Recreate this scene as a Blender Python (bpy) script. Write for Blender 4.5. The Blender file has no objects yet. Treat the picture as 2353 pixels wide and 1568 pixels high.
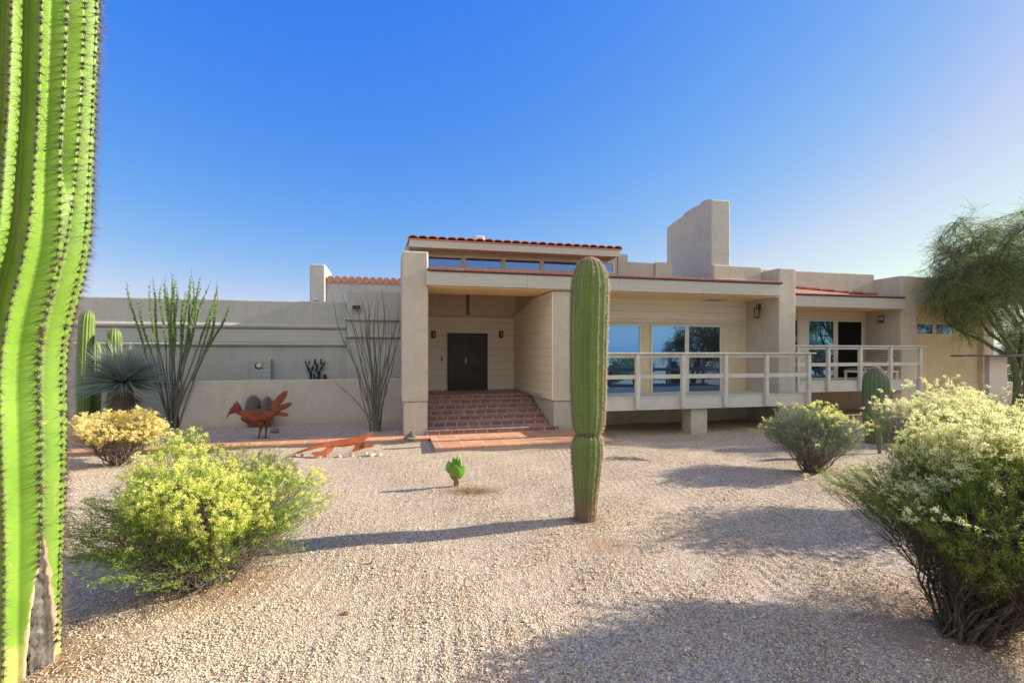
SKY_STRENGTH, SUN_STRENGTH, EXPOSURE = 0.11, 5.0, 1.1
FILL_CLOUD = (6.6, 6.5, 5.7)
_k = SKY_STRENGTH*2**EXPOSURE
SKY_GRADE = ((0.090/_k, 1.75), (0.176/_k, 0.92), (0.80/_k, 0.07))
import bpy, math, numpy as np
from mathutils import Vector
R = math.radians
rng = np.random.default_rng(7)
sc = bpy.context.scene
col = sc.collection
H = 2.3                 # eye height
F = 1150.0              # focal length in pixels of a 2352 px wide picture
CX, HY = 1176.0, 808.0
A = R(13.69)            # heading of the house front
OX, OY = 1.51, 14.0     # house origin: front plane at the middle pier
CA, SA = math.cos(A), math.sin(A)
AZ, EL = R(12.8), R(22.8)   # sun

# ------------------------------------------------------------ measuring helpers (house coordinates p, q, z)
def U(u, q):
    k = (u-CX)/F
    X, Y = OX-SA*q, OY+CA*q
    return (k*Y-X)/(CA-k*SA)
def Yd(u, q): return OY+CA*q+SA*U(u, q)
def V(u, v, q): return H+(HY-v)*Yd(u, q)/F
def G(u, v, z=0.0):
    Y = F*(H-z)/(v-HY)
    return (u-CX)/F*Y, Y
def W(p, q, z=0): return (OX+CA*p-SA*q, OY+SA*p+CA*q, z)
def gz(x, y):
    x = np.asarray(x, float); y = np.asarray(y, float)
    h = 0.018*np.sin(x*1.3+0.5)*np.sin(y*0.9+1.1)+0.012*np.sin(x*2.9+y*2.1)+0.008*np.sin(x*5.1-y*4.3)
    d = np.hypot(x+3.55, y-3.62); h = h+0.10*np.exp(-(d/0.75)**2)
    d = np.hypot(x-0.99, y-6.75); h = h+0.03*np.exp(-(d/0.6)**2)
    d = np.hypot(x-1.1, y-5.9); h = h-0.035*np.exp(-(d/0.28)**2)
    q = -SA*(x-OX)+CA*(y-OY)
    p = CA*(x-OX)+SA*(y-OY)
    t = np.clip((q+1.0)/1.2, 0, 1)*np.clip((-3.0-p)/1.0, 0, 1)
    return h*(1-t)+t*(0.06+0.4*h)
def gzf(x, y): return float(gz(x, y))

# ------------------------------------------------------------ objects
def tag(o, label=None, cat=None, group=None, kind=None):
    if label: o['label'] = label
    if cat: o['category'] = cat
    if group: o['group'] = group
    if kind: o['kind'] = kind
    return o
def empty(name, loc=(0, 0, 0), rz=0.0, label=None, cat=None, group=None):
    o = bpy.data.objects.new(name, None); col.objects.link(o)
    o.location = loc; o.rotation_euler = (0, 0, rz); o.empty_display_size = 0.1
    return tag(o, label, cat, group)
def link(name, me, mat, parent=None, smooth=False):
    o = bpy.data.objects.new(name, me); col.objects.link(o)
    for m in (mat if isinstance(mat, (list, tuple)) else [mat]): me.materials.append(m)
    if parent: o.parent = parent
    if smooth: me.polygons.foreach_set('use_smooth', [True]*len(me.polygons))
    return o
def copy_tree(o, parent=None):
    c = o.copy(); col.objects.link(c)
    if parent: c.parent = parent
    for ch in list(o.children): copy_tree(ch, c)
    return c

class B:
    def __init__(s): s.v = []; s.f = []
    def add(s, v, f):
        n = len(s.v); s.v += [tuple(a) for a in v]; s.f += [tuple(i+n for i in a) for a in f]; return s
    def box(s, x0, x1, y0, y1, z0, z1):
        if x1 < x0: x0, x1 = x1, x0
        if y1 < y0: y0, y1 = y1, y0
        if z1 < z0: z0, z1 = z1, z0
        v = [(x, y, z) for z in (z0, z1) for y in (y0, y1) for x in (x0, x1)]
        return s.add(v, [(0, 2, 3, 1), (4, 5, 7, 6), (0, 1, 5, 4), (2, 6, 7, 3), (0, 4, 6, 2), (1, 3, 7, 5)])
    def prism(s, poly, a0, a1, axis='x'):
        """poly in the other two axes, extruded along axis"""
        def mk(a, b, c):
            return (a, b, c) if axis == 'x' else ((b, a, c) if axis == 'y' else (b, c, a))
        n = len(poly)
        v = [mk(a0, *p) for p in poly]+[mk(a1, *p) for p in poly]
        f = [tuple(range(n))[::-1], tuple(range(n, 2*n))]+[(i, (i+1) % n, n+(i+1) % n, n+i) for i in range(n)]
        return s.add(v, f)
    def tube(s, pts, rad, n=8, cap=True):
        pts = [Vector(p) for p in pts]
        if not hasattr(rad, '__len__'): rad = [rad]*len(pts)
        rings = []; up = Vector((0.13, 0.27, 0.95))
        for i, p in enumerate(pts):
            t = (pts[min(i+1, len(pts)-1)]-pts[max(i-1, 0)]).normalized()
            a = t.cross(up)
            if a.length < 1e-3: a = t.cross(Vector((1, 0, 0)))
            a.normalize(); b = t.cross(a); up = b.cross(t) if False else up
            rings.append([p+(a*math.cos(2*math.pi*k/n)+b*math.sin(2*math.pi*k/n))*rad[i] for k in range(n)])
        v = [q for r in rings for q in r]
        f = [(i*n+k, i*n+(k+1) % n, (i+1)*n+(k+1) % n, (i+1)*n+k) for i in range(len(pts)-1) for k in range(n)]
        if cap: f += [tuple(range(n))[::-1], tuple((len(pts)-1)*n+k for k in range(n))]
        return s.add(v, f)
    def loft(s, rings, cap=True):
        n = len(rings[0]); v = [q for r in rings for q in r]; m = len(rings)
        f = [(i*n+k, i*n+(k+1) % n, (i+1)*n+(k+1) % n, (i+1)*n+k) for i in range(m-1) for k in range(n)]
        if cap: f += [tuple(range(n))[::-1], tuple((m-1)*n+k for k in range(n))]
        return s.add(v, f)
    def build(s, name, mat, parent=None, bevel=0.0, seg=2, smooth=False):
        import bmesh
        me = bpy.data.meshes.new(name); me.from_pydata(s.v, [], s.f); me.update()
        bm = bmesh.new(); bm.from_mesh(me); bmesh.ops.recalc_face_normals(bm, faces=bm.faces); bm.to_mesh(me); bm.free()
        o = link(name, me, mat, parent, smooth)
        if bevel:
            m = o.modifiers.new('bevel', 'BEVEL'); m.width = bevel; m.segments = seg; m.limit_method = 'ANGLE'; m.angle_limit = R(40)
        return o

def mesh_np(name, V_, quads=None, tris=None):
    me = bpy.data.meshes.new(name)
    q = np.asarray(quads if quads is not None else np.zeros((0, 4)), np.int32).reshape(-1, 4)
    t = np.asarray(tris if tris is not None else np.zeros((0, 3)), np.int32).reshape(-1, 3)
    V_ = np.asarray(V_, np.float32)
    me.vertices.add(len(V_)); me.vertices.foreach_set('co', V_.ravel())
    loops = np.concatenate([q.ravel(), t.ravel()])
    me.loops.add(len(loops)); me.loops.foreach_set('vertex_index', loops)
    st = np.concatenate([np.arange(len(q))*4, len(q)*4+np.arange(len(t))*3]).astype(np.int32)
    me.polygons.add(len(st)); me.polygons.foreach_set('loop_start', st)
    me.update(calc_edges=True); me.validate()
    return me
class NP:
    def __init__(s): s.V = []; s.Q = []; s.T = []; s.n = 0
    def add(s, V_, Q=None, T=None):
        s.V.append(np.asarray(V_, float).reshape(-1, 3))
        if Q is not None: s.Q.append(np.asarray(Q).reshape(-1, 4)+s.n)
        if T is not None: s.T.append(np.asarray(T).reshape(-1, 3)+s.n)
        s.n += len(s.V[-1]); return s
    def build(s, name, mat, parent=None, smooth=False):
        me = mesh_np(name, np.concatenate(s.V), np.concatenate(s.Q) if s.Q else None, np.concatenate(s.T) if s.T else None)
        return link(name, me, mat, parent, smooth)
def norm(a): return a/np.maximum(np.linalg.norm(a, axis=-1, keepdims=True), 1e-9)
def rdir(n, r=None):
    r = r or rng
    return norm(r.normal(size=(n, 3)))
def leaves(nb, P, D, L, Wd):
    """flat diamond leaves at P along D"""
    n = len(P); D = norm(D); S = norm(np.cross(D, rdir(n)))
    L = np.broadcast_to(L, (n,))[:, None]; Wd = np.broadcast_to(Wd, (n,))[:, None]
    v = np.stack([P, P+D*L*0.5+S*Wd*0.5, P+D*L, P+D*L*0.5-S*Wd*0.5], 1)
    nb.add(v, np.arange(4*n).reshape(n, 4))
def tubes(nb, paths, radii, sides=4):
    """paths (N,K,3), radii (N,K)"""
    N, K, _ = paths.shape
    T = np.gradient(paths, axis=1); T = norm(T)
    ref = np.broadcast_to(np.array([0.21, 0.37, 0.905]), T.shape)
    a = norm(np.cross(T, ref)); b = np.cross(T, a)
    ang = np.arange(sides)*2*np.pi/sides
    v = paths[:, :, None, :]+radii[:, :, None, None]*(a[:, :, None, :]*np.cos(ang)[None, None, :, None]+b[:, :, None, :]*np.sin(ang)[None, None, :, None])
    idx = np.arange(N*K*sides).reshape(N, K, sides)
    i0 = idx[:, :-1]; i1 = idx[:, 1:]
    q = np.stack([i0, np.roll(i0, -1, 2), np.roll(i1, -1, 2), i1], -1)
    nb.add(v, q)
def spikes(nb, P, D, L, w):
    """three sided needles"""
    n = len(P); D = norm(D); S = norm(np.cross(D, rdir(n))); S2 = np.cross(D, S)
    L = np.broadcast_to(L, (n,))[:, None]; w = np.broadcast_to(w, (n,))[:, None]
    v = np.stack([P+S*w, P+(-0.5*S+0.87*S2)*w, P+(-0.5*S-0.87*S2)*w, P+D*L], 1)
    i = np.arange(n)[:, None]*4
    nb.add(v, T=np.concatenate([i+[0, 1, 3], i+[1, 2, 3], i+[2, 0, 3]], 0))

# ------------------------------------------------------------ materials
class M_:
    def __init__(s, name):
        s.m = bpy.data.materials.new(name); s.m.use_nodes = True
        s.t = s.m.node_tree; s.n = s.t.nodes; s.l = s.t.links
        s.b = s.n['Principled BSDF']; s.out = s.n['Material Output']
        s.tc = None
    def node(s, typ, **kw):
        n = s.n.new(typ)
        for k, v in kw.items():
            if k.startswith('_'): setattr(n, k[1:], v)
        return n
    def set(s, n, **kw):
        for k, v in kw.items(): n.inputs[k.replace('_', ' ')].default_value = v
    def co(s, kind='Object'):
        if s.tc is None: s.tc = s.n.new('ShaderNodeTexCoord')
        return s.tc.outputs[kind]
    def mapping(s, scale=(1, 1, 1), rot=(0, 0, 0), loc=(0, 0, 0), kind='Object'):
        m = s.n.new('ShaderNodeMapping'); m.inputs['Scale'].default_value = scale; m.inputs['Rotation'].default_value = rot; m.inputs['Location'].default_value = loc
        s.l.new(s.co(kind), m.inputs['Vector']); return m.outputs[0]
    def noise(s, scale, detail=4, rough=0.55, vec=None, dist=0.0):
        n = s.n.new('ShaderNodeTexNoise'); s.set(n, Scale=scale, Detail=detail, Roughness=rough, Distortion=dist)
        s.l.new(vec or s.co(), n.inputs['Vector']); return n.outputs['Fac']
    def ramp(s, fac, stops):
        n = s.n.new('ShaderNodeValToRGB'); s.l.new(fac, n.inputs[0])
        e = n.color_ramp.elements
        while len(e) < len(stops): e.new(0.5)
        for el, (p, c) in zip(e, stops):
            el.position = p; el.color = (c, c, c, 1) if not hasattr(c, '__len__') else (*c, 1)
        return n.outputs[0]
    def mix(s, fac, a, b, mode='MIX'):
        n = s.n.new('ShaderNodeMix'); n.data_type = 'RGBA'; n.blend_type = mode
        for i, x in ((0, fac), (6, a), (7, b)):
            if isinstance(x, (int, float)): n.inputs[i].default_value = x
            elif isinstance(x, tuple): n.inputs[i].default_value = (*x, 1)
            else: s.l.new(x, n.inputs[i])
        return n.outputs[2]
    def math(s, op, a, b=0.0, c=None):
        n = s.n.new('ShaderNodeMath'); n.operation = op
        for i, x in enumerate((a, b) if c is None else (a, b, c)):
            if isinstance(x, (int, float)): n.inputs[i].default_value = x
            else: s.l.new(x, n.inputs[i])
        return n.outputs[0]
    def sep(s, vec=None):
        n = s.n.new('ShaderNodeSeparateXYZ'); s.l.new(vec or s.co(), n.inputs[0]); return n.outputs
    def bump(s, h, strength=0.3, dist=0.01):
        n = s.n.new('ShaderNodeBump'); s.set(n, Strength=strength, Distance=dist); s.l.new(h, n.inputs['Height'])
        s.l.new(n.outputs[0], s.b.inputs['Normal']); return n
    def base(s, c):
        if isinstance(c, tuple): s.b.inputs['Base Color'].default_value = (*c, 1)
        else: s.l.new(c, s.b.inputs['Base Color'])
        s.last = c
    def rough(s, r, spec=None):
        if isinstance(r, (int, float)): s.b.inputs['Roughness'].default_value = r
        else: s.l.new(r, s.b.inputs['Roughness'])
        if spec is not None: s.b.inputs['Specular IOR Level'].default_value = spec
    def translucent(s, f, tint=None):
        t = s.n.new('ShaderNodeBsdfTranslucent'); c = tint or s.last
        if isinstance(c, tuple): t.inputs[0].default_value = (*c, 1)
        else: s.l.new(c, t.inputs[0])
        x = s.n.new('ShaderNodeMixShader'); x.inputs[0].default_value = f
        s.l.new(s.b.outputs[0], x.inputs[1]); s.l.new(t.outputs[0], x.inputs[2]); s.l.new(x.outputs[0], s.out.inputs[0])
    def island(s):
        n = s.n.new('ShaderNodeNewGeometry'); return n.outputs['Random Per Island']

def mat_stucco(name, c1, c2, bump=0.6, sc_=1.0):
    m = M_(name)
    f = m.noise(0.9*sc_, 5, 0.65)
    c = m.mix(m.ramp(f, [(0.3, 0.0), (0.7, 1.0)]), c1, c2)
    st = m.noise(1.0, 6, 0.7, m.mapping((5.0, 5.0, 0.5)))
    c = m.mix(m.math('MULTIPLY', m.ramp(st, [(0.50, 0.0), (0.76, 1.0)]), 0.40), c, tuple(x*0.72 for x in c1))
    mid_ = m.noise(4.5, 5, 0.7)
    c = m.mix(m.math('MULTIPLY', m.ramp(mid_, [(0.38, 1.0), (0.55, 0.0)]), 0.30), c, tuple(x*0.80 for x in c1))
    fine = m.noise(55, 4, 0.7)
    c = m.mix(m.math('MULTIPLY', m.ramp(fine, [(0.35, 0.0), (0.65, 1.0)]), 0.22), c, tuple(min(1, x*0.78) for x in c2))
    crk = m.n.new('ShaderNodeTexVoronoi'); crk.feature = 'DISTANCE_TO_EDGE'; crk.inputs['Scale'].default_value = 0.55
    wv = m.n.new('ShaderNodeVectorMath'); wv.operation = 'ADD'; m.l.new(m.co(), wv.inputs[0]); nn = m.n.new('ShaderNodeTexNoise'); nn.inputs['Scale'].default_value = 2.5; m.l.new(m.co(), nn.inputs['Vector']); m.l.new(nn.outputs['Color'], wv.inputs[1]); m.l.new(wv.outputs[0], crk.inputs['Vector'])
    ck = m.math('MULTIPLY', m.ramp(crk.outputs['Distance'], [(0.0, 1.0), (0.006, 0.0)]), m.ramp(m.noise(0.7, 2, 0.5), [(0.5, 0.0), (0.6, 1.0)]))
    c = m.mix(m.math('MULTIPLY', ck, 0.35), c, tuple(x*0.5 for x in c1))
    zg = m.math('ADD', m.math('MULTIPLY', m.sep()[2], 2.2), m.math('MULTIPLY', m.noise(3, 4, 0.7), 0.7))
    c = m.mix(m.ramp(zg, [(0.5, 0.35), (0.95, 0.0)]), c, (0.36, 0.27, 0.20))
    m.base(c); m.rough(0.92, 0.2)
    h = m.math('ADD', m.math('MULTIPLY', m.noise(38, 5, 0.65), 1.0), m.math('MULTIPLY', m.noise(7, 3, 0.6), 0.9))
    m.bump(h, bump, 0.02)
    return m.m
def mat_siding(name, c1, c2, pitch=0.24):
    m = M_(name)
    z = m.sep()[2]
    fr = m.math('FRACT', m.math('DIVIDE', z, pitch))
    groove = m.ramp(fr, [(0.0, 0.0), (0.035, 0.1), (0.06, 1.0), (1.0, 1.0)])
    grain = m.noise(1.0, 5, 0.65, m.mapping((2.5, 2.5, 42)))
    board = m.n.new('ShaderNodeTexWhiteNoise'); board.noise_dimensions = '1D'
    m.l.new(m.math('FLOOR', m.math('DIVIDE', z, pitch)), board.inputs['W'])
    c = m.mix(m.ramp(grain, [(0.35, 0.0), (0.7, 1.0)]), c1, c2)
    c = m.mix(m.math('MULTIPLY', board.outputs[0], 0.25), c, tuple(x*0.8 for x in c1))
    pat = m.ramp(m.noise(1.1, 3, 0.6, m.mapping((0.7, 0.7, 3))), [(0.48, 0.0), (0.62, 1.0)])
    dark = m.math('MULTIPLY', m.math('SUBTRACT', 1.0, groove), m.math('MULTIPLY_ADD', pat, 0.6, 0.3))
    c = m.mix(dark, c, tuple(x*0.35 for x in c1))
    m.base(c); m.rough(0.75, 0.3)
    m.bump(m.math('ADD', groove, m.math('MULTIPLY', grain, 0.25)), 0.5, 0.012)
    return m.m
def mat_paintwood(name, c1, c2, axis_scale=(1.2, 18, 18)):
    m = M_(name)
    g = m.noise(1.0, 6, 0.65, m.mapping(axis_scale))
    c = m.mix(m.ramp(g, [(0.3, 0.0), (0.7, 1.0)]), c1, c2)
    st = m.noise(2.2, 6, 0.75, m.mapping((1, 1, 3)))
    c = m.mix(m.math('MULTIPLY', m.ramp(st, [(0.6, 0.0), (0.74, 1.0)]), 0.45), c, tuple(x*0.5 for x in c1))
    m.base(c); m.rough(0.65, 0.35); m.bump(g, 0.25, 0.006)
    return m.m
def mat_tile(name, size, c_a, c_b, grout, joint=0.012, vertical=False, offset=0.0, warm=None):
    m = M_(name)
    vec = m.mapping((1, 1, 1), (R(90), 0, 0) if vertical else (0, 0, 0), (0, 0.13, 0) if vertical else (0, 0, 0))
    b = m.n.new('ShaderNodeTexBrick'); m.l.new(vec, b.inputs['Vector'])
    b.offset = offset; b.squash = 1.0
    m.set(b, Scale=1.0, Mortar_Size=joint) if False else None
    b.inputs['Scale'].default_value = 1.0; b.inputs['Mortar Size'].default_value = joint
    b.inputs['Brick Width'].default_value = size[0]; b.inputs['Row Height'].default_value = size[1]
    b.inputs['Mortar Smooth'].default_value = 0.2; b.inputs['Bias'].default_value = 0.0
    b.inputs['Color1'].default_value = (*c_a, 1); b.inputs['Color2'].default_value = (*c_b, 1); b.inputs['Mortar'].default_value = (*grout, 1)
    f = m.noise(6, 5, 0.7)
    c = m.mix(m.math('MULTIPLY', m.ramp(f, [(0.4, 0.0), (0.7, 1.0)]), 0.45), b.outputs['Color'], tuple(x*0.62 for x in c_a))
    f2 = m.noise(2.2, 4, 0.6)
    c = m.mix(m.math('MULTIPLY', m.ramp(f2, [(0.5, 0.0), (0.72, 1.0)]), 0.35), c, tuple(min(1, x*1.1+0.12) for x in c_b))
    m.base(c); m.rough(0.7, 0.3)
    inv = m.math('SUBTRACT', 1.0, b.outputs['Fac'])
    m.bump(m.math('ADD', inv, m.math('MULTIPLY', f, 0.3)), 0.5, 0.008)
    return m.m
def mat_plain(name, c1, c2, scale=8, rough=0.6, spec=0.4, metal=0.0, bump=0.15, dist=0.004):
    m = M_(name)
    f = m.noise(scale, 5, 0.65)
    m.base(m.mix(m.ramp(f, [(0.35, 0.0), (0.65, 1.0)]), c1, c2)); m.rough(rough, spec)
    m.b.inputs['Metallic'].default_value = metal
    if bump: m.bump(f, bump, dist)
    return m.m
def mat_leaf(name, cols, trans=0.35, nscale=2.5, rough=0.55, lo=0.0):
    """cols: colours picked per leaf, softly shifted per clump"""
    m = M_(name)
    a = m.math('MULTIPLY_ADD', m.island(), 0.65, m.math('MULTIPLY', m.ramp(m.noise(nscale, 2, 0.5), [(0.3, 0.0), (0.7, 1.0)]), 0.35))
    k = len(cols)
    m.base(m.ramp(a, [(0.08+0.84*i/(k-1), c) for i, c in enumerate(cols)])); m.rough(rough, 0.25)
    m.translucent(trans)
    return m.m
def mat_glass(name, tint, refl, ior_rough=0.01, dark=(0.012, 0.014, 0.016), wob=0.004):
    m = M_(name)
    m.base(dark); m.rough(0.4, 0.2)
    g = m.n.new('ShaderNodeBsdfGlossy'); g.inputs['Color'].default_value = (*tint, 1); g.inputs['Roughness'].default_value = ior_rough
    bp = m.n.new('ShaderNodeBump'); bp.inputs['Strength'].default_value = 0.25; bp.inputs['Distance'].default_value = wob
    m.l.new(m.noise(1.6, 1, 0.4), bp.inputs['Height']); m.l.new(bp.outputs[0], g.inputs['Normal'])
    fr = m.n.new('ShaderNodeFresnel'); fr.inputs[0].default_value = 1.5
    fac = m.math('MULTIPLY_ADD', fr.outputs[0], 0.6, refl)
    x = m.n.new('ShaderNodeMixShader'); m.l.new(fac, x.inputs[0])
    m.l.new(m.b.outputs[0], x.inputs[1]); m.l.new(g.outputs[0], x.inputs[2]); m.l.new(x.outputs[0], m.out.inputs[0])
    return m.m

STUC = mat_stucco('stucco_tan', (0.46, 0.405, 0.33), (0.56, 0.495, 0.405))
STUC_WARM = mat_stucco('stucco_ochre', (0.60, 0.49, 0.33), (0.68, 0.56, 0.39))
STUC_GREY = mat_stucco('stucco_grey', (0.41, 0.39, 0.355), (0.50, 0.47, 0.43))
CEIL = mat_paintwood('ceiling_panel', (0.80, 0.56, 0.27), (0.86, 0.62, 0.32), (2, 2, 2))
SIDING = mat_siding('painted_siding', (0.70, 0.63, 0.47), (0.78, 0.70, 0.53))
FASCIA = mat_paintwood('painted_fascia', (0.42, 0.395, 0.345), (0.49, 0.46, 0.405))
RAILW = mat_paintwood('painted_rail_wood', (0.48, 0.455, 0.40), (0.57, 0.54, 0.475), (3, 3, 3))
FRAME = mat_plain('window_frame_paint', (0.58, 0.53, 0.42), (0.64, 0.58, 0.47), 4, 0.5, 0.4)
ROOFT = None
PATHT = mat_tile('terracotta_paving', (0.52, 0.52), (0.50, 0.225, 0.12), (0.60, 0.31, 0.18), (0.55, 0.46, 0.38), 0.014)
RISERT = mat_tile('brick_riser', (0.32, (0.94-0.13)/7), (0.20, 0.085, 0.08), (0.33, 0.125, 0.095), (0.46, 0.40, 0.37), 0.016, True, 0.37)
TREADT = mat_tile('brick_tread', (0.30, 0.40), (0.30, 0.19, 0.17), (0.36, 0.22, 0.19), (0.48, 0.42, 0.39), 0.016)
ROOFT = mat_tile('clay_roof_tile', (0.24, 0.4), (0.40, 0.15, 0.11), (0.32, 0.12, 0.09), (0.20, 0.07, 0.055), 0.012, False, 0.5)
BARREL = mat_plain('barrel_tile_clay', (0.60, 0.29, 0.20), (0.48, 0.20, 0.13), 9, 0.75, 0.2)
DARKMETAL = mat_plain('dark_metal', (0.012, 0.011, 0.011), (0.02, 0.018, 0.017), 30, 0.45, 0.4)
BRONZE = mat_plain('bronze_metal', (0.07, 0.04, 0.028), (0.10, 0.06, 0.04), 30, 0.5, 0.4)
LENS = mat_plain('lamp_glass', (0.30, 0.27, 0.22), (0.36, 0.32, 0.26), 30, 0.3, 0.5)
DOORW = mat_plain('dark_door_wood', (0.026, 0.014, 0.011), (0.05, 0.024, 0.016), 3, 0.45, 0.4)
DOORF = mat_plain('door_frame_dark', (0.018, 0.02, 0.026), (0.025, 0.027, 0.033), 8, 0.5, 0.4)
CONC = mat_stucco('concrete', (0.36, 0.35, 0.33), (0.44, 0.42, 0.39))
GLASS = mat_glass('window_glass', (0.30, 0.58, 1.0), 0.55)
GLASS_DARK = mat_glass('dark_window_glass', (0.40, 0.6, 1.0), 0.30)
GLASS_BLUE = mat_glass('clerestory_glass', (0.5, 0.66, 0.95), 0.42, dark=(0.05, 0.07, 0.11))
OPEN = mat_plain('open_door_shade', (0.01, 0.009, 0.008), (0.014, 0.012, 0.01), 5, 0.8, 0.1)  # no glass: the open doorway's inner shade painted as a near-black sheet

# ============================================================ HOUSE
house = empty('house', W(0, 0), A, 'tan stucco desert house with clay tile roof and tall chimney', 'house')
def hb(name, mat, *boxes, bevel=0.035, parent=None, seg=3):
    b = B()
    for bx in boxes: b.box(*bx)
    return b.build(name, mat, parent or house, bevel, seg)
FL = 0.94                                  # floor level
# --- entrance piers
pl0, pl1 = U(923, 0), U(984, 0)
TOP_L = V(950, 576, 0)
hb('entrance_pier', STUC, (pl0, pl1, 0.0, 1.7, 1.0, TOP_L), bevel=0.05)
hb('pier_base', STUC, (pl0+0.05, pl1-0.015, 0.05, 1.69, -0.25, 0.998), bevel=0.03)
hb('porch_wall', STUC, (pl0+0.06, pl1-0.04, 1.7, 4.7, -0.25, 4.72))
pm0, pm1 = U(1271, 0), U(1352, 0)
hb('middle_pier', STUC, (pm0, pm1, 0.0, 1.48, 0.93, 4.0), bevel=0.03)
hb('pier_base', STUC, (pm0+0.03, pm1-0.03, 0.05, 1.47, -0.25, 0.928), bevel=0.02)
b = B()          # right wall of the entry, siding face splays a little
b.prism([(0.02, 0.95), (4.5, 0.95), (4.5, 3.56), (1.64, 3.98), (0.02, 3.98)], pm0-0.03, pm0+0.06, 'x')
b.build('siding_wall', SIDING, house, 0.008)
hb('porch_wall', STUC_WARM, (pm0+0.05, pm0+0.30, 1.49, 4.7, -0.25, 4.70), bevel=0.02)
b = B(); b.prism([(1.66, 3.985), (4.49, 3.565), (4.49, 3.63), (1.66, 4.05)], pm0-0.05, pm0+0.045, 'x'); b.build('trim_board', FASCIA, house, 0.006)
b = B(); b.prism([(0.9, 0.93), (2.5, 0.93), (2.5, 1.02), (0.9, 1.06)], pm0-0.06, pm0+0.02, 'x'); b.build('wall_ledge', STUC, house, 0.01)
# --- entry back wall
eb = 4.5
hb('entry_back_wall', SIDING, (pl1-0.05, pm0+0.05, eb, eb+0.2, -0.2, 3.54), bevel=0.0)
hb('upper_entry_wall', STUC_WARM, (pl1-0.05, pm0+0.05, eb+0.01, eb+0.2, 3.543, 4.72), bevel=0.0)
hb('trim_board', FASCIA, (pl1-0.04, pm0-0.01, eb-0.03, eb+0.005, 3.52, 3.585), bevel=0.008)
# --- ceilings
b = B(); pr0, pr1 = U(1790, 0), U(1828, 0)
sp = [pl1+0.005]+[pl1+0.005+(pr0-pl1-0.01)*k/7 for k in range(1, 7)]+[pr0-0.005]
for k in range(7):
    e = 1.63 if sp[k+1] <= pm0+0.3 else 1.50
    b.box(sp[k]+0.006, sp[k+1]-0.006, 0.03, 1.63 if (sp[k]+sp[k+1])/2 < pm0 else 1.50, 4.012, 4.05)
b.build('porch_ceiling', CEIL, house, 0.004)
hb('ceiling_backing', CEIL, (pl1+0.004, pr0-0.004, 0.04, 1.49, 4.052, 4.10), bevel=0)
hb('entry_ceiling', STUC_WARM, (pl1-0.05, pm0+0.06, 2.02, 4.7, 4.722, 4.80), bevel=0)
# --- main fascia and porch roof
FT, FB = V(1380, 637.5, -0.1), V(1380, 667, -0.1)
b = B(); fs0, fs1 = U(979, -0.12), U(1792, -0.12)
n = 4
for k in range(n): b.box(fs0+(fs1-fs0)*k/n+0.002, fs0+(fs1-fs0)*(k+1)/n-0.002, -0.12, 0.0-0.002, FB, FT)
b.build('fascia_board', FASCIA, house, 0.008)
CQ = 1.8                                   # clerestory plane
cz0 = V(1000, 617, CQ)
b = B()
b.prism([(-0.17, FT+0.03), (-0.17, FT+0.085), (CQ+0.05, cz0+0.0), (CQ+0.05, cz0-0.1), (-0.1, FT+0.005)], pl1+0.01, pr0-0.01, 'x')
rf = b.build('porch_roof', ROOFT, house, 0.01)
hb('drip_edge', DARKMETAL, (pl1+0.02, pr0-0.02, -0.16, -0.02, FT+0.003, FT+0.027), bevel=0)
# --- upper (clerestory) volume
cu0, cu1 = U(940, CQ), U(1441.5, CQ)
u0 = U(936, CQ)
UZ = V(1200, 575, CQ)                      # underside of upper roof at the wall
hb('clerestory_wall', STUC, (U(936, CQ), U(1418, CQ), CQ, CQ+0.2, 4.06, UZ+0.12), bevel=0.01)
hb('upper_side_wall', STUC, (U(1419, CQ), cu1, CQ-0.02, CQ+4.5, 4.06, V(1430, 584, CQ)), bevel=0.02)
hb('upper_side_wall', STUC, (U(931, CQ), U(944, CQ), CQ+0.02, CQ+5.0, 4.06, V(935, 556, CQ)), bevel=0.08)
hb('upper_back_wall', STUC, (U(946, CQ), U(1418, CQ), 6.2, 6.4, 4.06, UZ), bevel=0.0)
uq = 0.95
ft, fb = V(1180, 563, uq), V(1180, 578.5, uq)
ul0, ul1 = U(940, uq), U(1424, uq)
hb('fascia_board', FASCIA, (ul0, ul1, uq-0.04, uq, fb, ft), (ul1-0.04, ul1-0.001, uq+0.002, 3.0, fb+0.03, ft), (ul0+0.001, ul0+0.04, uq+0.002, 3.0, fb+0.03, ft), bevel=0.006)
b = B(); b.prism([(uq+0.003, fb+0.05), (6.6, fb+0.2), (6.6, fb+0.3), (uq+0.003, ft-0.01)], ul0+0.045, ul1-0.045, 'x'); b.build('roof_soffit', STUC_WARM, house, 0)
b = B()
nb_ = 24; w = (ul1-ul0+0.06)/nb_
slab = [(uq-0.06, ft+0.003), (6.7, ft+0.18), (6.7, ft+0.21), (uq-0.06, ft+0.035)]
b.prism(slab, ul0-0.03, ul1+0.03, 'x')
for k in range(nb_):
    x0 = ul0-0.03+k*w; rows = 6
    for r_ in range(rows):
        q0 = uq-0.1+r_*0.95; q1 = q0+1.0
        rings = []
        for (qq, rr, dz) in ((q0, 0.62, 0.045), (q1, 0.50, 0.02)):
            zc = ft+0.02+(qq-uq)*0.031+dz*0.3
            ring = []
            for j in range(9):
                a_ = math.pi*j/8
                ring.append((x0+w/2-math.cos(a_)*w*rr*0.9, qq, zc+math.sin(a_)*w*rr*0.55+0.003*((k*7) % 3)))
            for j in range(8, -1, -1):
                a_ = math.pi*j/8
                ring.append((x0+w/2-math.cos(a_)*(w*rr*0.9-0.015), qq, zc+math.sin(a_)*(w*rr*0.55-0.015)+0.003*((k*7) % 3)))
            rings.append(ring)
        b.loft(rings)
b.build('barrel_tile_roof', BARREL, house, 0)
b = B()
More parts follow.
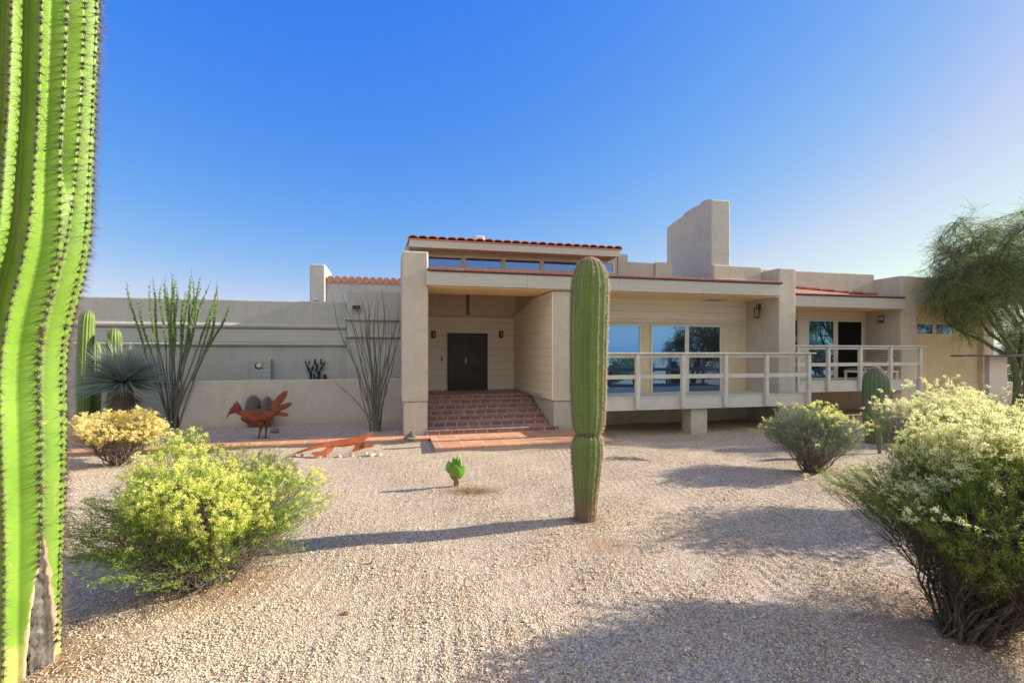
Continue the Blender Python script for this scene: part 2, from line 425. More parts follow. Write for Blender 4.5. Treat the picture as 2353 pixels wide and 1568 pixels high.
for k in range(2):
    x0 = ul1+0.06+k*0.16
    b.tube([(x0+0.08, CQ-0.12, V(1430, 580, CQ)+0.05), (x0+0.08, CQ+3, V(1430, 580, CQ)+0.12)], 0.09, 10)
b.build('coping_tile', BARREL, house, 0, smooth=False)
# clerestory windows
for (x0, x1) in ((315, 580), (617, 910), (945, 1228), (1262, 1532), (1566, 1830)):
    ua, ub = 898.7+.2777*x0, 898.7+.2777*x1
    if x0 == 315: ua -= 22
    zc_ = (ua+ub)/2
    va = 522.9+.2777*(243+(x0-315)*0.0385); vb = va+21.3-(x0-315)*0.002
    pa, pb = U(ua, CQ-0.05), U(ub, CQ-0.05); za, zb = V(zc_, vb+0.6, CQ-.05), V(zc_, va+0.6, CQ-.05)
    t_ = 0.075
    fr = B().box(pa-t_, pb+t_, CQ-0.06, CQ+0.01, zb, zb+t_).box(pa-t_, pb+t_, CQ-0.07, CQ+0.01, za-t_, za).box(pa-t_, pa, CQ-0.058, CQ+0.01, za, zb).box(pb, pb+t_, CQ-0.058, CQ+0.01, za, zb).build('clerestory_window', FRAME, house, 0.006)
    B().box(pa-0.01, pb+0.01, CQ-0.03, CQ-0.012, za-0.01, zb+0.01).build('pane', GLASS_BLUE, fr, 0)
# skylight bump on the upper roof
hb('roof_vent', FRAME, (U(1088, 4), U(1108, 4), 3.6, 4.2, ft+0.1, V(1098, 546.5, 4)), bevel=0.05)
# --- parapets and right pier
TOP_R = V(1808, 616, 0)
hb('main_pier', STUC, (pr0, pr1, 0.0, 3.4, -0.25, TOP_R), bevel=0.04)
pc1 = U(1634, 1.0)
hb('parapet', STUC, (U(1640, 0.75), pr0+0.002, 0.75, 1.15, 4.1, V(1700, 610.5, 0.75)), bevel=0.04)
hb('parapet', STUC, (cu1-0.01, U(1534, CQ), CQ+0.01, CQ+0.4, 4.1, V(1490, 603, CQ)), bevel=0.04)
hb('parapet', STUC, (U(1480, CQ+.1)+0.3, U(1548, CQ-.2), CQ-0.12, CQ+0.005, 4.1, V(1515, 603, CQ)-0.01), bevel=0.03)
# chimney: a fin, profile measured in its left face
cp = U(1634, 0.9)
def cpt(u, v):
    k = (u-CX)/F                # find q on the plane p = cp
    q = (OX+CA*cp-k*(OY+SA*cp))/(SA+k*CA)
    return q, H+(HY-v)*(OY+SA*cp+CA*q)/F
prof = [cpt(u, v) for u, v in ((1634, 457.5), (1622, 458), (1611, 463), (1605, 471), (1593, 475), (1577, 485), (1569, 492), (1566, 497), (1548, 509), (1531, 523))]
q_end = prof[-1][0]
b = B(); b.prism([(0.9, 4.0)]+[(0.9, prof[0][1])]+prof[1:]+[(q_end, 4.0)], cp, U(1677, 0.9), 'x'); b.build('chimney', STUC_GREY, house, 0.04, 3)
# flashing along parapets
hb('roof_flashing', FRAME, (U(1646, .75), pr0-0.02, 0.69, 0.748, 4.45, FT+0.24), bevel=0.005)
# --- deck back wall and its openings
DQ = 1.5
dw0, dw1 = pm0+0.31, pr0-0.002
hb('deck_back_wall', STUC_WARM, (dw0, dw1, DQ, DQ+0.2, -0.3, 3.30), bevel=0)
hb('upper_deck_wall', SIDING, (dw0, dw1, DQ+0.006, DQ+0.2, 3.303, 4.05), bevel=0)
def slider(u0, u1, v0, v1, q, panes, vref, par=None, bot=None):
    pa, pb = U(u0, q), U(u1, q); zb, za = V(vref, v0, q), (bot if bot is not None else V(vref, v1, q))
    t_ = 0.06; fq = q
    f_ = B().box(pa-t_, pb+t_, fq-0.05, fq+0.012, zb, zb+t_).box(pa-t_, pb+t_, fq-0.055, fq+0.012, za-t_, za).box(pa-t_, pa, fq-0.048, fq+0.012, za, zb).box(pb, pb+t_, fq-0.048, fq+0.012, za, zb)
    for (a0, a1, _) in panes[1:]:
        c_ = U(a0, q); d_ = U(panes[[p_[0] for p_ in panes].index(a0)-1][1], q)
        f_.box(d_, c_, fq-0.046, fq+0.012, za, zb)
    o = f_.build('glass_door' if za < 1.3 else 'window', FRAME, house, 0.006)
    for (a0, a1, mt) in panes:
        B().box(U(a0, q)-0.01, U(a1, q)+0.01, fq-0.022, fq-0.006, za-0.01, zb+0.01).build('pane', mt, o, 0)
    return o
slider(1345, 1467, 748.5, 902, DQ-0.0, [(1345, 1467, GLASS)], 1420)
slider(1497.7, 1652, 750, 900, DQ-0.0, [(1497.7, 1572, GLASS), (1581, 1652, GLASS_DARK)], 1575)
hb('trim_board', FRAME, (U(1390, DQ), U(1710, DQ), DQ-0.02, DQ+0.001, 3.27, 3.34), bevel=0.004)
# --- second porch
Q2 = 1.6; q2b = 3.1
p20, p21 = U(2070.5, Q2), U(2105, Q2)
T2 = V(2085, 633.5, Q2)
hb('right_pier', STUC, (p20, p21, Q2, 4.6, -0.3, T2), bevel=0.04)
F2T, F2B = V(1950, 681.4, Q2-.1), V(1950, 706.3, Q2-.1)
hb('fascia_board', FASCIA, (pr1+0.005, p20+0.05, Q2-0.12, Q2-0.002, F2B, F2T), bevel=0.008)
rq = 2.7
x0, x1, q0 = pr1+0.003, p20-0.005, Q2-0.17
zl, zr = V(1832, 654, rq), V(2050, 679.5, rq)
v = [(x0, q0, F2T+0.03), (x1, q0, F2T+0.03), (x1, rq-0.001, zr-0.05), (x0, rq-0.001, zl-0.05), (x0, q0, F2T+0.07), (x1, q0, F2T+0.07), (x1, rq-0.001, zr), (x0, rq-0.001, zl)]
B().add(v, [(0, 3, 2, 1), (4, 5, 6, 7), (0, 1, 5, 4), (1, 2, 6, 5), (2, 3, 7, 6), (3, 0, 4, 7)]).build('porch_roof', ROOFT, house, 0.008)
b = B(); n_ = 9      # stepped cap tiles where the roof meets the parapet
for k in range(n_):
    f0, f1 = k/n_, (k+1)/n_
    b.box(x0+(x1-x0)*f0+0.004, x0+(x1-x0)*f1-0.004, rq-0.16, rq-0.002, zl+(zr-zl)*(f0+f1)/2-0.03, zl+(zr-zl)*f0+0.035)
b.build('ridge_tile', ROOFT, house, 0.01)
hb('drip_edge', DARKMETAL, (pr1+0.01, p20-0.01, Q2-0.16, Q2-0.03, F2T+0.003, F2T+0.028), bevel=0)
hb('parapet', STUC, (pr1+0.001, p20+0.02, rq, rq+0.4, 4.0, V(1950, 627.5, rq)), bevel=0.03)
hb('porch_ceiling', CEIL, (pr1+0.003, p20-0.003, Q2+0.002, q2b-0.01, F2B+0.01, F2B+0.06), bevel=0)
hb('porch_back_wall', STUC_WARM, (pr1-0.05, p20+0.05, q2b, q2b+0.2, -0.3, F2B+0.3), bevel=0)
hb('trim_board', FRAME, (pr1+0.01, U(1987, q2b), q2b-0.02, q2b+0.001, V(1900, 731, q2b), V(1900, 728.5, q2b)), bevel=0.004)
d2 = slider(1833, 1977, 738.5, 867, q2b, [(1822, 1833.5, GLASS_DARK), (1856.5, 1913, GLASS), (1922.7, 1977, OPEN)], 1915)
# --- right wing with its band and strip windows
RW = 2.25; pe = U(2272, RW)
hb('wing_band', STUC, (p21-0.01, pe+0.05, Q2+0.02, RW+0.3, V(2190, 702, Q2), T2-0.015), bevel=0.03)
hb('wing_wall', STUC_WARM, (p21-0.02, pe-0.6, RW, RW+0.3, 1.06, V(2190, 702, Q2)+0.05), bevel=0.01)
hb('wing_base', STUC_WARM, (p21-0.02, pe-0.6, RW-0.025, RW+0.3, -0.3, 1.058), bevel=0.012)
hb('wing_end_wall', STUC, (pe-0.61, pe, RW-0.18, RW+6, -0.3, V(2190, 702, Q2)-0.003), bevel=0.03)
for (a0, a1) in ((2103.9, 2140.6), (2147.6, 2186.3)):
    pa, pb = U(a0, RW)+0.02, U(a1, RW); za, zb = V(2145, 767, RW), V(2145, 744, RW); t_ = 0.05
    fr = B().box(pa-t_, pb+t_, RW-0.04, RW+0.01, zb, zb+t_).box(pa-t_, pb+t_, RW-0.045, RW+0.01, za-t_, za).box(pa-t_, pa, RW-0.038, RW+0.01, za, zb).box(pb, pb+t_, RW-0.038, RW+0.01, za, zb).build('strip_window', FRAME, house, 0.006)
    B().box(pa-0.01, pb+0.01, RW-0.02, RW-0.006, za-0.01, zb+0.01).build('pane', GLASS_DARK, fr, 0)
# --- left wing
LQ = 6.0
lw0, lw1 = U(60, LQ), U(800, LQ)
LT = V(500, 687, LQ)
hb('left_wing_wall', STUC_GREY, (lw0, lw1, LQ, LQ+0.4, -0.2, LT), (lw0, lw0+0.4, LQ+0.41, LQ+6, -0.2, LT), bevel=0.04)
def band(u0, u1, va, vb, q, ref):
    p0, p1 = U(u0, q), U(u1, q); z1, z0 = V(ref, va, q), V(ref, vb, q); n_ = 9; r_ = (z1-z0)/2
    poly = [(q-math.sin(math.pi*j/(n_-1))*0.11, (z0+z1)/2-math.cos(math.pi*j/(n_-1))*r_) for j in range(n_)]+[(q+0.05, z1), (q+0.05, z0)]
    B().prism(poly, p0, p1, 'x').build('wall_band', STUC_GREY, house, 0, smooth=False)
band(172, 796, 741, 754, LQ, 480); band(172, 796, 785, 795, LQ, 480)
B().box(U(174, LQ), U(795, LQ), LQ-0.02, LQ+0.05, V(480, 784, LQ), V(480, 755, LQ)).build('band_siding', mat_siding('grey_siding', (0.46, 0.44, 0.40), (0.52, 0.50, 0.45), 0.13), house, 0)
KQ = 5.2
kb0, kb1 = U(797, KQ), pl0+0.1
hb('entry_wing_wall', STUC_GREY, (kb0, kb1, KQ, KQ+1.5, -0.2, V(860, 667, KQ)), bevel=0.05)
band(793, 925, 731, 737.5, KQ, 860); band(793, 925, 769, 777, KQ, 860)
BQ = 8.5
hb('rear_wing_wall', STUC_GREY, (U(711, BQ), U(747, BQ), BQ, BQ+2.4, 2, V(730, 606, BQ)), (U(747, BQ)+0.001, U(925, BQ)+1, BQ+0.15, BQ+0.5, 2, V(835, 642, BQ)), bevel=0.06)
b = B()
x0 = U(750, BQ); x1 = U(925, BQ)+0.6; nb_ = 13; w = (x1-x0)/nb_; zt = V(835, 642, BQ)
for k in range(nb_):
    b.tube([(x0+(k+.5)*w, BQ+0.08, zt-0.015), (x0+(k+.5)*w, BQ+2.5, zt+0.2)], [w*0.52, w*0.48], 12)
b.build('barrel_tile_roof', BARREL, house, 0)
# --- the bulk of the house behind
hb('rear_wall', STUC_GREY, (lw0+0.5, pe-0.7, 11.5, 11.8, -0.2, 3.8), (pe-1.1, pe-0.75, 3, 11.4, -0.2, 3.8), bevel=0)
hb('flat_roof', CONC, (lw0+0.4, pl0, LQ+0.45, 11.6, 3.5, 3.6), (pl1, pe-0.1, 6.6, 11.6, 3.72, 3.82), (pm0+0.4, pr0, 1.9, 6.5, 4.0, 4.05), (pr1-0.3, pe-0.1, 3.15, 6.5, 4.1, 4.2), bevel=0)
# --- double front door
pd0, pd1 = U(1028, eb-0.04), U(1119.5, eb-0.04); zd1 = V(1074, 765.5, eb-0.04)
dr = B().box(pd0, pd0+0.05, eb-0.08, eb+0.01, FL, zd1-.05).box(pd1-0.05, pd1, eb-0.08, eb+0.01, FL, zd1-.05).box(pd0, pd1, eb-0.08, eb+0.01, zd1-0.05, zd1).build('front_door', DOORF, house, 0.006)
mid = (pd0+pd1)/2
for s_, (a0, a1) in enumerate(((pd0+0.052, mid-0.004), (mid+0.004, pd1-0.052))):
    b = B(); b.box(a0, a1, eb-0.045, eb+0.005, FL+0.01, zd1-0.052)
    for (c0, c1) in ((a0, a0+0.09), (a1-0.09, a1)): b.box(c0, c1, eb-0.062, eb-0.0455, FL+0.01, zd1-0.053)
    for (c0, c1) in ((FL+0.01, FL+0.2), (FL+1.05, FL+1.17), (zd1-0.17, zd1-0.053)): b.box(a0+0.091, a1-0.091, eb-0.061, eb-0.0455, c0, c1)
    nv = 6
    for k in range(nv):
        c = a0+0.09+(a1-a0-0.18)*(k+.5)/nv; wv = (a1-a0-0.18)/nv*0.42
        b.box(c-wv, c+wv, eb-0.054, eb-0.0452, FL+0.205, FL+1.045); b.box(c-wv, c+wv, eb-0.054, eb-0.0452, FL+1.175, zd1-0.175)
    leaf = b.build('door_leaf', DOORW, dr, 0.004)
    if s_ == 0:
        hx = mid-0.07
        B().box(hx-0.02, hx+0.02, eb-0.072, eb-0.0625, FL+0.95, FL+1.15).tube([(hx, eb-0.07, FL+1.03), (hx, eb-0.12, FL+1.03), (hx-0.10, eb-0.125, FL+1.03)], 0.011, 8).build('handle', mat_plain('brass', (0.35, 0.28, 0.18), (0.3, 0.25, 0.16), 20, 0.35, 0.5, 0.9), leaf, 0)

# ============================================================ STEPS AND PAVING
steps = empty('brick_steps', W(0, 0), A, 'red brick entrance steps rising from the paving to the dark double door', 'steps')
rise = (FL-0.13)/7; td = 0.385
s0 = pl1-0.02
for k in range(7):
    q0 = 0.12+k*td; q1 = q0+td if k < 6 else eb-0.001
    pR = pm0+0.05 if k else pm0+0.16
    zt = 0.13+rise*(k+1)
    B().box(s0-(0.05 if k == 0 else 0), pR-0.05 if k else pR-0.03, q0 if k else -0.06, q1+0.0 if k == 6 else q1+0.05, zt-rise-0.04, zt-0.014).build('riser', RISERT, steps, 0.004)
    B().box(s0-(0.052 if k == 0 else 0), pR-0.048 if k else pR-0.028, q0-0.02 if k else -0.08, q1+0.0, zt-0.0138, zt).build('tread', TREADT, steps, 0.004)
LE = U(1384, -1.2)
path = empty('tile_path', W(0, 0), A); tag(path, kind='structure')
b = B(); b.box(-16, -3.8, -0.46, 0.42, 0.085, 0.13).box(-3.8+0.002, LE, -1.8, -0.085, 0.085, 0.13).box(-3.8+0.002, pl0-0.03, -0.083, 0.42, 0.085, 0.129)
b.build('paving_tile', PATHT, path, 0.008)
b = B(); b.box(-15.9, -3.82, -0.43, 0.40, -0.2, 0.084).box(-3.78, LE-0.02, -1.77, 0.0, -0.2, 0.084)
b.build('path_footing', CONC, path, 0.01)

# ============================================================ DECKS
def make_deck(root, p0, p1, qf, qb, zb, zt, zrail, posts, pillars, left_end=False, endpost_ground=False):
    r = root
    B().box(p0, p1-0.05, qf+0.045, qb, zt-0.14, zt-0.10).build('deck_floor', RAILW, r, 0)
    B().box(p0, p1, qf, qf+0.043, zb, zt-0.035).box(p1-0.043, p1-0.001, qf+0.0435, qb, zb+0.003, zt-0.04).build('rim_board', RAILW, r, 0.006)
    B().box(p0, p1-0.002, qf-0.012, qf+0.05, zt-0.033, zt).build('rim_cap', RAILW, r, 0.006)
    for i, p in enumerate(posts):
        last = i == len(posts)-1
        B().box(p-0.052, p+0.052, qf-0.125, qf-0.013, (-0.2 if (last and endpost_ground) else zb+0.05), zrail-0.055).build('post', RAILW, r, 0.008)
    B().box(p0, p1+0.06, qf-0.15, qf+0.0, zrail-0.045, zrail).box(p1-0.08, p1+0.059, qf+0.002, qb-0.2, zrail-0.046, zrail-0.001).build('handrail', RAILW, r, 0.008)
    for k, (z0, z1) in enumerate(((zrail-0.19, zrail-0.055), (zt+0.48, zt+0.595))):
        b = B()
        xs = [p0]+list(posts)
        for a0, a1 in zip(xs[:-1], xs[1:]): b.box(a0+(0.0525 if a0 != p0 else 0), a1-0.0525, qf-0.07, qf-0.03, z0+(0.05 if k == 0 else 0), z1)
        b.box(p1-0.07, p1-0.03, qf+0.0, qb-0.2, z0+(0.05 if k == 0 else 0), z1)
        b.build('mid_rail' if k else 'upper_rail', RAILW, r, 0.006)
    for (a0, a1, q0, q1) in pillars: B().box(a0, a1, q0, q1, -0.35, zt-0.142).build('support_pillar', STUC, r, 0.02)
D1 = -1.0
deck1 = empty('wooden_deck', W(0, 0), A, 'long pale wooden deck with rail in front of the blue glass doors', 'deck', 'railed decks along the house front')
posts1 = [U(u, D1-.1) for u in (1366, 1465, 1570, 1668, 1762, 1859)]
make_deck(deck1, pm1+0.02, U(1862, D1), D1, DQ-0.01, V(1600, 938, D1), V(1600, 908, D1), V(1600, 809.2, D1), posts1, [(U(1588, D1+.12), U(1625, D1+.12), D1+0.12, D1+0.6), (U(1790, D1+.9), U(1806, D1+.9), D1+0.9, D1+0.98)])
D2 = 0.55
deck2 = empty('wooden_deck', W(0, 0), A, 'shorter wooden deck at the right holding the striped lounge chair', 'deck', 'railed decks along the house front')
posts2 = [U(u, D2-.1) for u in (1834, 1904, 1977.5, 2047, 2115)]
make_deck(deck2, pr1+0.02, U(2118, D2), D2, q2b-0.01, V(1975, 898, D2), V(1975, 872.5, D2), V(1975, 793, D2), posts2, [(U(2052, D2+.5), U(2072, D2+.5), D2+0.5, D2+0.9)], endpost_ground=True)

# ============================================================ SMALL FIXTURES ON THE HOUSE
def sconce(u, v, q, w, h, label, sunk=0.11, group=None):
    p = U(u, q-0.06); z = V(u, v, q-0.06)
    r = empty('wall_lamp', W(p, q, z), A, label, 'wall lamp', group)
    pts = [(-w/2+0.0, -0.001), (-w/2, -0.05), (-w/2*0.8, -sunk*0.85), (-w*0.2, -sunk), (w*0.2, -sunk), (w/2*0.8, -sunk*0.85), (w/2, -0.05), (w/2, -0.001)]
    B().prism(pts, -h/2, h/2, 'z').build('lamp_housing', BRONZE, r, 0.006)
    B().prism([(x*0.55, y*1.0-0.008 if y < -0.06 else y) for x, y in pts], -h*0.28, h*0.3, 'z').build('lamp_glass', LENS, r, 0.003)
    return r
sconce(996, 768, eb, 0.15, 0.25, 'bronze half round wall lamp to the left of the dark double door', group='wall lamps by the front door')
sconce(1151.5, 767.5, eb, 0.15, 0.25, 'bronze half round wall lamp to the right of the dark double door', group='wall lamps by the front door')
# lantern on the side wall of the first deck (faces left)
qL = 0.85; zL = V(1750, 716, qL)
lr = empty('wall_lantern', W(pr0, qL, zL), A, 'brown hanging lantern on the wall at the right end of the long deck', 'wall lantern')
B().box(-0.03, -0.001, -0.05, 0.05, 0.05, 0.26).tube([(-0.02, 0, 0.2), (-0.09, 0, 0.25), (-0.13, 0, 0.18), (-0.13, 0, 0.12)], 0.014, 8).build('bracket', BRONZE, lr, 0.003)
B().prism([(-0.13+0.085*math.cos(a_*math.pi/3), 0.085*math.sin(a_*math.pi/3)) for a_ in range(6)], 0.09, 0.125, 'z').build('lantern_cap', BRONZE, lr, 0.004)
B().prism([(-0.13+0.08*math.cos(a_*math.pi/3), 0.08*math.sin(a_*math.pi/3)) for a_ in range(6)], -0.21, -0.17, 'z').build('lantern_base', BRONZE, lr, 0.004)
B().prism([(-0.13+0.07*math.cos(a_*math.pi/3), 0.07*math.sin(a_*math.pi/3)) for a_ in range(6)], -0.169, 0.089, 'z').build('lantern_glass', LENS, lr, 0.003)
b = B()
for a_ in range(6):
    c, s_ = -0.13+0.074*math.cos(a_*math.pi/3), 0.074*math.sin(a_*math.pi/3); b.box(c-0.009, c+0.009, s_-0.009, s_+0.009, -0.169, 0.089)
b.build('lantern_bar', BRONZE, lr, 0)
# lamp on the side wall of the second porch (faces left)
qS = 2.35; zS = V(2025, 733, qS)
r2 = empty('wall_lamp', W(p20, qS, zS), A, 'small bronze box lamp on the wall above the striped lounge chair', 'wall lamp')
B().box(-0.14, -0.001, -0.08, 0.08, -0.14, 0.14).build('lamp_housing', BRONZE, r2, 0.01)
B().box(-0.1415, -0.05, -0.0815, 0.0815, -0.05, 0.09).build('lamp_glass', LENS, r2, 0.004)
# floodlight on the entry wing
r3 = empty('flood_lamp', W(U(819, KQ-.1), KQ, V(819, 706, KQ)), A, 'black flood lamp high on the wall behind the bare ocotillo', 'flood lamp')
B().box(-0.07, 0.07, -0.03, -0.001, -0.05, 0.05).tube([(0, -0.03, 0), (0, -0.12, 0.02)], 0.018, 8).build('bracket', FRAME, r3, 0.004)
B().prism([(-0.09, 0.07), (-0.24, 0.02), (-0.26, -0.09), (-0.10, -0.05)], -0.13, 0.13, 'x').build('lamp_head', DARKMETAL, r3, 0.008)
# doorbell panel
r4 = empty('door_intercom', W(U(1014.5, eb), eb, V(1014.5, 824, eb)), A, 'small grey intercom box on the siding left of the double door', 'intercom')
B().box(-0.045, 0.045, -0.025, -0.001, -0.09, 0.09).build('intercom_case', FRAME, r4, 0.008)
B().box(-0.025, 0.025, -0.032, -0.0255, -0.06, -0.01).build('button', DARKMETAL, r4, 0.003)
B().box(-0.03, 0.03, -0.03, -0.0255, 0.02, 0.065).build('speaker_grille', DARKMETAL, r4, 0.003)
# pendant
pq = 2.6; pz = V(1074, 723, pq)
r5 = empty('pendant_lamp', W(U(1074.5, pq), pq, 4.72), A, 'slim rust brown pendant hanging from the entry ceiling above the steps', 'pendant lamp')
B().box(-0.05, 0.05, -0.05, 0.05, pz-4.72, -0.12).build('lamp_body', BRONZE, r5, 0.01)
B().box(-0.07, 0.07, -0.07, 0.07, -0.12, 0.0).build('ceiling_mount', BRONZE, r5, 0.008)
# vent pipe on the left wing roof
r6 = empty('vent_pipe', W(U(726, LQ+.5), LQ+0.5, LT-0.3), A, 'short capped white vent pipe on the left wing roof edge', 'vent pipe')
B().tube([(0, 0, 0), (0, 0, 0.36)], 0.07, 14).build('pipe', FRAME, r6)
B().tube([(0, 0, 0.37), (0, 0, 0.4), (0, 0, 0.46)], [0.12, 0.13, 0.06], 14).build('cap', FRAME, r6)
# utility cabinet with meter
pa, pb = U(573, LQ-.3), U(621.5, LQ-.3); zc0, zc1 = 0.9, V(597, 825, LQ-.3)
r7 = empty('meter_cabinet', W((pa+pb)/2, LQ, zc0), A, 'grey louvered meter cabinet on the left wing wall behind the low wall', 'cabinet')
hw = (pb-pa)/2; hh = zc1-zc0
b = B().box(-hw, hw, -0.26, -0.001, 0, hh)
for k in range(7): b.box(-hw+0.02, hw-0.02, -0.274, -0.2605, 0.03+k*hh/7, 0.03+(k+0.82)*hh/7)
b.build('cabinet_box', STUC_GREY, r7, 0.006)
B().tube([(-hw+0.28, -0.275, hh-0.22), (-hw+0.28, -0.30, hh-0.22)], 0.115, 20).build('meter_ring', DARKMETAL, r7, 0)
B().tube([(-hw+0.30, -0.3005, hh-0.205), (-hw+0.30, -0.315, hh-0.205)], 0.09, 20).build('meter_glass', FRAME, r7, 0.01)
# prickly pear cut-out of black steel on the wing wall
def ell(cx, cz, rx, rz, rot, n_=18):
    c, s_ = math.cos(rot), math.sin(rot)
    return [(cx+rx*math.cos(t)*c-rz*math.sin(t)*s_, cz+rx*math.cos(t)*s_+rz*math.sin(t)*c) for t in [2*math.pi*i/n_ for i in range(n_)]]
cq = LQ-0.12
def wp(zx, zy):
    u, v = 367.6+.243*zx, 817+.243*zy; return U(u, cq), V(u, v, cq)
px0, pz0 = wp(1470, 200)
r8 = empty('cactus_cutout', W(px0, cq, pz0), A, 'black steel prickly pear silhouette on the wall behind the low wall', 'wall art')
b = B()
pads = [(1425, 175, 15, 32, 0), (1405, 130, 13, 30, .3), (1388, 92, 9, 20, .35), (1376, 62, 8, 14, .4), (1375, 44, 5, 5, 0), (1408, 65, 8, 15, -.3), (1411, 46, 6, 5, 0), (1440, 120, 12, 34, -.35),
        (1465, 70, 12, 22, -.1), (1464, 44, 11, 10, 0), (1468, 34, 7, 5, 0), (1484, 105, 14, 35, 0), (1502, 170, 17, 34, 0), (1478, 145, 7, 30, .6), (1525, 118, 13, 30, -.5), (1524, 66, 12, 22, .15), (1521, 40, 10, 8, 0), (1521, 32, 5, 6, 0), (1548, 80, 10, 20, -.4), (1560, 56, 6, 8, 0), (1459, 185, 10, 18, 0), (1558, 188, 18, 15, 0), (1425, 215, 14, 30, 0), (1502, 215, 16, 30, 0), (1459, 215, 10, 30, 0), (1558, 215, 18, 25, 0)]
pxm = (U(751, cq)-U(699, cq))/214
for i, (x, y, a_, h_, ro) in enumerate(pads):
    x_, z_ = wp(x, y); b.prism(ell(x_-px0, z_-pz0, a_*pxm, h_*pxm, ro), -0.006-0.0005*(i % 7), 0.006+0.0005*(i % 5), 'y')
b.box(-0.05, 0.05, 0.007, 0.119, -0.02, 0.0)
b.build('cactus_silhouette', DARKMETAL, r8, 0)

# ============================================================ LOW COURTYARD WALL
lq = 3.4
r9 = empty('low_wall', W(0, 0), A, 'low tan stucco wall behind the rust red bird sculpture', 'wall')
B().box(U(410, lq), pl0+0.07, lq, lq+0.22, -0.25, 1.44).build('wall_body', STUC, r9, 0.03, 3)
# lounge chair on the second deck
zf = V(1975, 872.5, D2)-0.10
lx, lz_ = U(2000, 2.0), zf
lc = empty('lounge_chair', W(lx, 1.75, zf), A-R(2), 'white lounge chair with striped raised cushion on the right deck', 'lounge chair')
WHITE = mat_plain('white_paint', (0.62, 0.57, 0.5), (0.7, 0.65, 0.58), 8, 0.5, 0.4)
m = M_('striped_canvas'); x_ = m.sep()
st = m.math('FRACT', m.math('MULTIPLY', m.math('ADD', x_[0], m.math('MULTIPLY', x_[2], 1.0)), 5.5))
m.base(m.mix(m.ramp(st, [(0.0, 0.0), (0.48, 0.0), (0.5, 1.0), (0.95, 1.0), (1.0, 0.0)]), (0.10, 0.045, 0.035), (0.5, 0.42, 0.34))); m.rough(0.9, 0.1)
STRIPE = m.m
B().box(-1.15, 0.62, -0.33, -0.27, 0.30, 0.36).box(-1.15, 0.62, 0.27, 0.33, 0.30, 0.36).box(-1.15, -1.09, -0.269, 0.269, 0.30, 0.36).build('seat_frame', WHITE, lc, 0.008)
for (sx, sy) in ((-1.08, -0.30), (-1.08, 0.30), (0.55, -0.30), (0.55, 0.30)): B().box(sx-0.035, sx+0.035, sy-0.03, sy+0.03, 0, 0.299).build('leg', WHITE, lc, 0.006)
B().box(-1.13, -0.30, -0.29, 0.29, 0.365, 0.45).build('seat_cushion', STRIPE, lc, 0.03)
B().prism([(-0.28, 0.37), (0.55, 0.86), (0.50, 0.95), (-0.34, 0.45)], -0.29, 0.29, 'y').build('back_cushion', STRIPE, lc, 0.02)
B().box(0.40, 0.445, -0.26, 0.26, 0.36, 0.76).build('back_support', WHITE, lc, 0.006)
# ============================================================ CACTI
def mat_cactus(name, c_lo, c_hi, dry, scar=None, dryz=0.35, mott=0.5):
    m = M_(name); xyz = m.sep()
    f = m.noise(3.0, 5, 0.6); g = m.noise(1.0, 4, 0.6, m.mapping((6, 6, 0.9)))
    c = m.mix(m.ramp(f, [(0.3, 0.0), (0.7, 1.0)]), c_lo, c_hi)
    c = m.mix(m.math('MULTIPLY', m.ramp(g, [(0.45, 0.0), (0.75, 1.0)]), mott), c, tuple(min(1, x*0.7) for x in c_lo))
    sp = m.ramp(m.noise(14, 3, 0.6), [(0.70, 0.0), (0.76, 1.0)])
    c = m.mix(m.math('MULTIPLY', sp, 0.35), c, dry)
    k = m.math('ADD', m.math('DIVIDE', xyz[2], dryz), m.math('MULTIPLY', m.noise(5, 4, 0.7), 1.6))
    c = m.mix(m.ramp(m.math('MULTIPLY', k, 0.5), [(0.45, 1.0), (0.75, 0.0)]), c, dry)
    ln = m.ramp(m.noise(1.0, 3, 0.6, m.mapping((16, 16, 0.55), (0, 0, 0), (3.1, 0, 0))), [(0.66, 0.0), (0.70, 1.0)])
    c = m.mix(m.math('MULTIPLY', ln, 0.45), c, (0.34, 0.22, 0.10))
    if scar:
        at = m.n.new('ShaderNodeAttribute'); at.attribute_name = 'scar'
        e = m.math('ADD', at.outputs['Fac'], m.math('MULTIPLY', m.math('SUBTRACT', m.noise(9, 5, 0.7), 0.5), 0.55))
        c = m.mix(m.ramp(e, [(0.36, 0.0), (0.44, 1.0)]), c, (0.48, 0.33, 0.22))
        bark = m.mix(m.ramp(m.noise(1, 5, 0.7, m.mapping((22, 22, 5))), [(0.35, 0.0), (0.65, 1.0)]), (0.025, 0.021, 0.018), (0.15, 0.13, 0.11))
        c = m.mix(m.ramp(at.outputs['Fac'], [(0.49, 0.0), (0.53, 1.0)]), c, bark)
    m.base(c); m.rough(0.5, 0.35)
    m.bump(m.math('ADD', m.noise(30, 4, 0.6), m.math('MULTIPLY', f, 2.0)), 0.12, 0.01)
    return m.m
SPINE_DARK = mat_plain('spine_dark', (0.075, 0.045, 0.045), (0.15, 0.10, 0.085), 60, 0.6, 0.3, 0, 0)
SPINE_PALE = mat_plain('spine_pale', (0.30, 0.205, 0.15), (0.44, 0.32, 0.235), 40, 0.6, 0.3, 0, 0)
SPINE_GREY = mat_plain('spine_grey', (0.26, 0.21, 0.17), (0.42, 0.34, 0.27), 40, 0.6, 0.3, 0, 0)
AREOLE = mat_plain('areole_felt', (0.06, 0.042, 0.045), (0.13, 0.10, 0.095), 90, 0.95, 0.05, 0, 0)

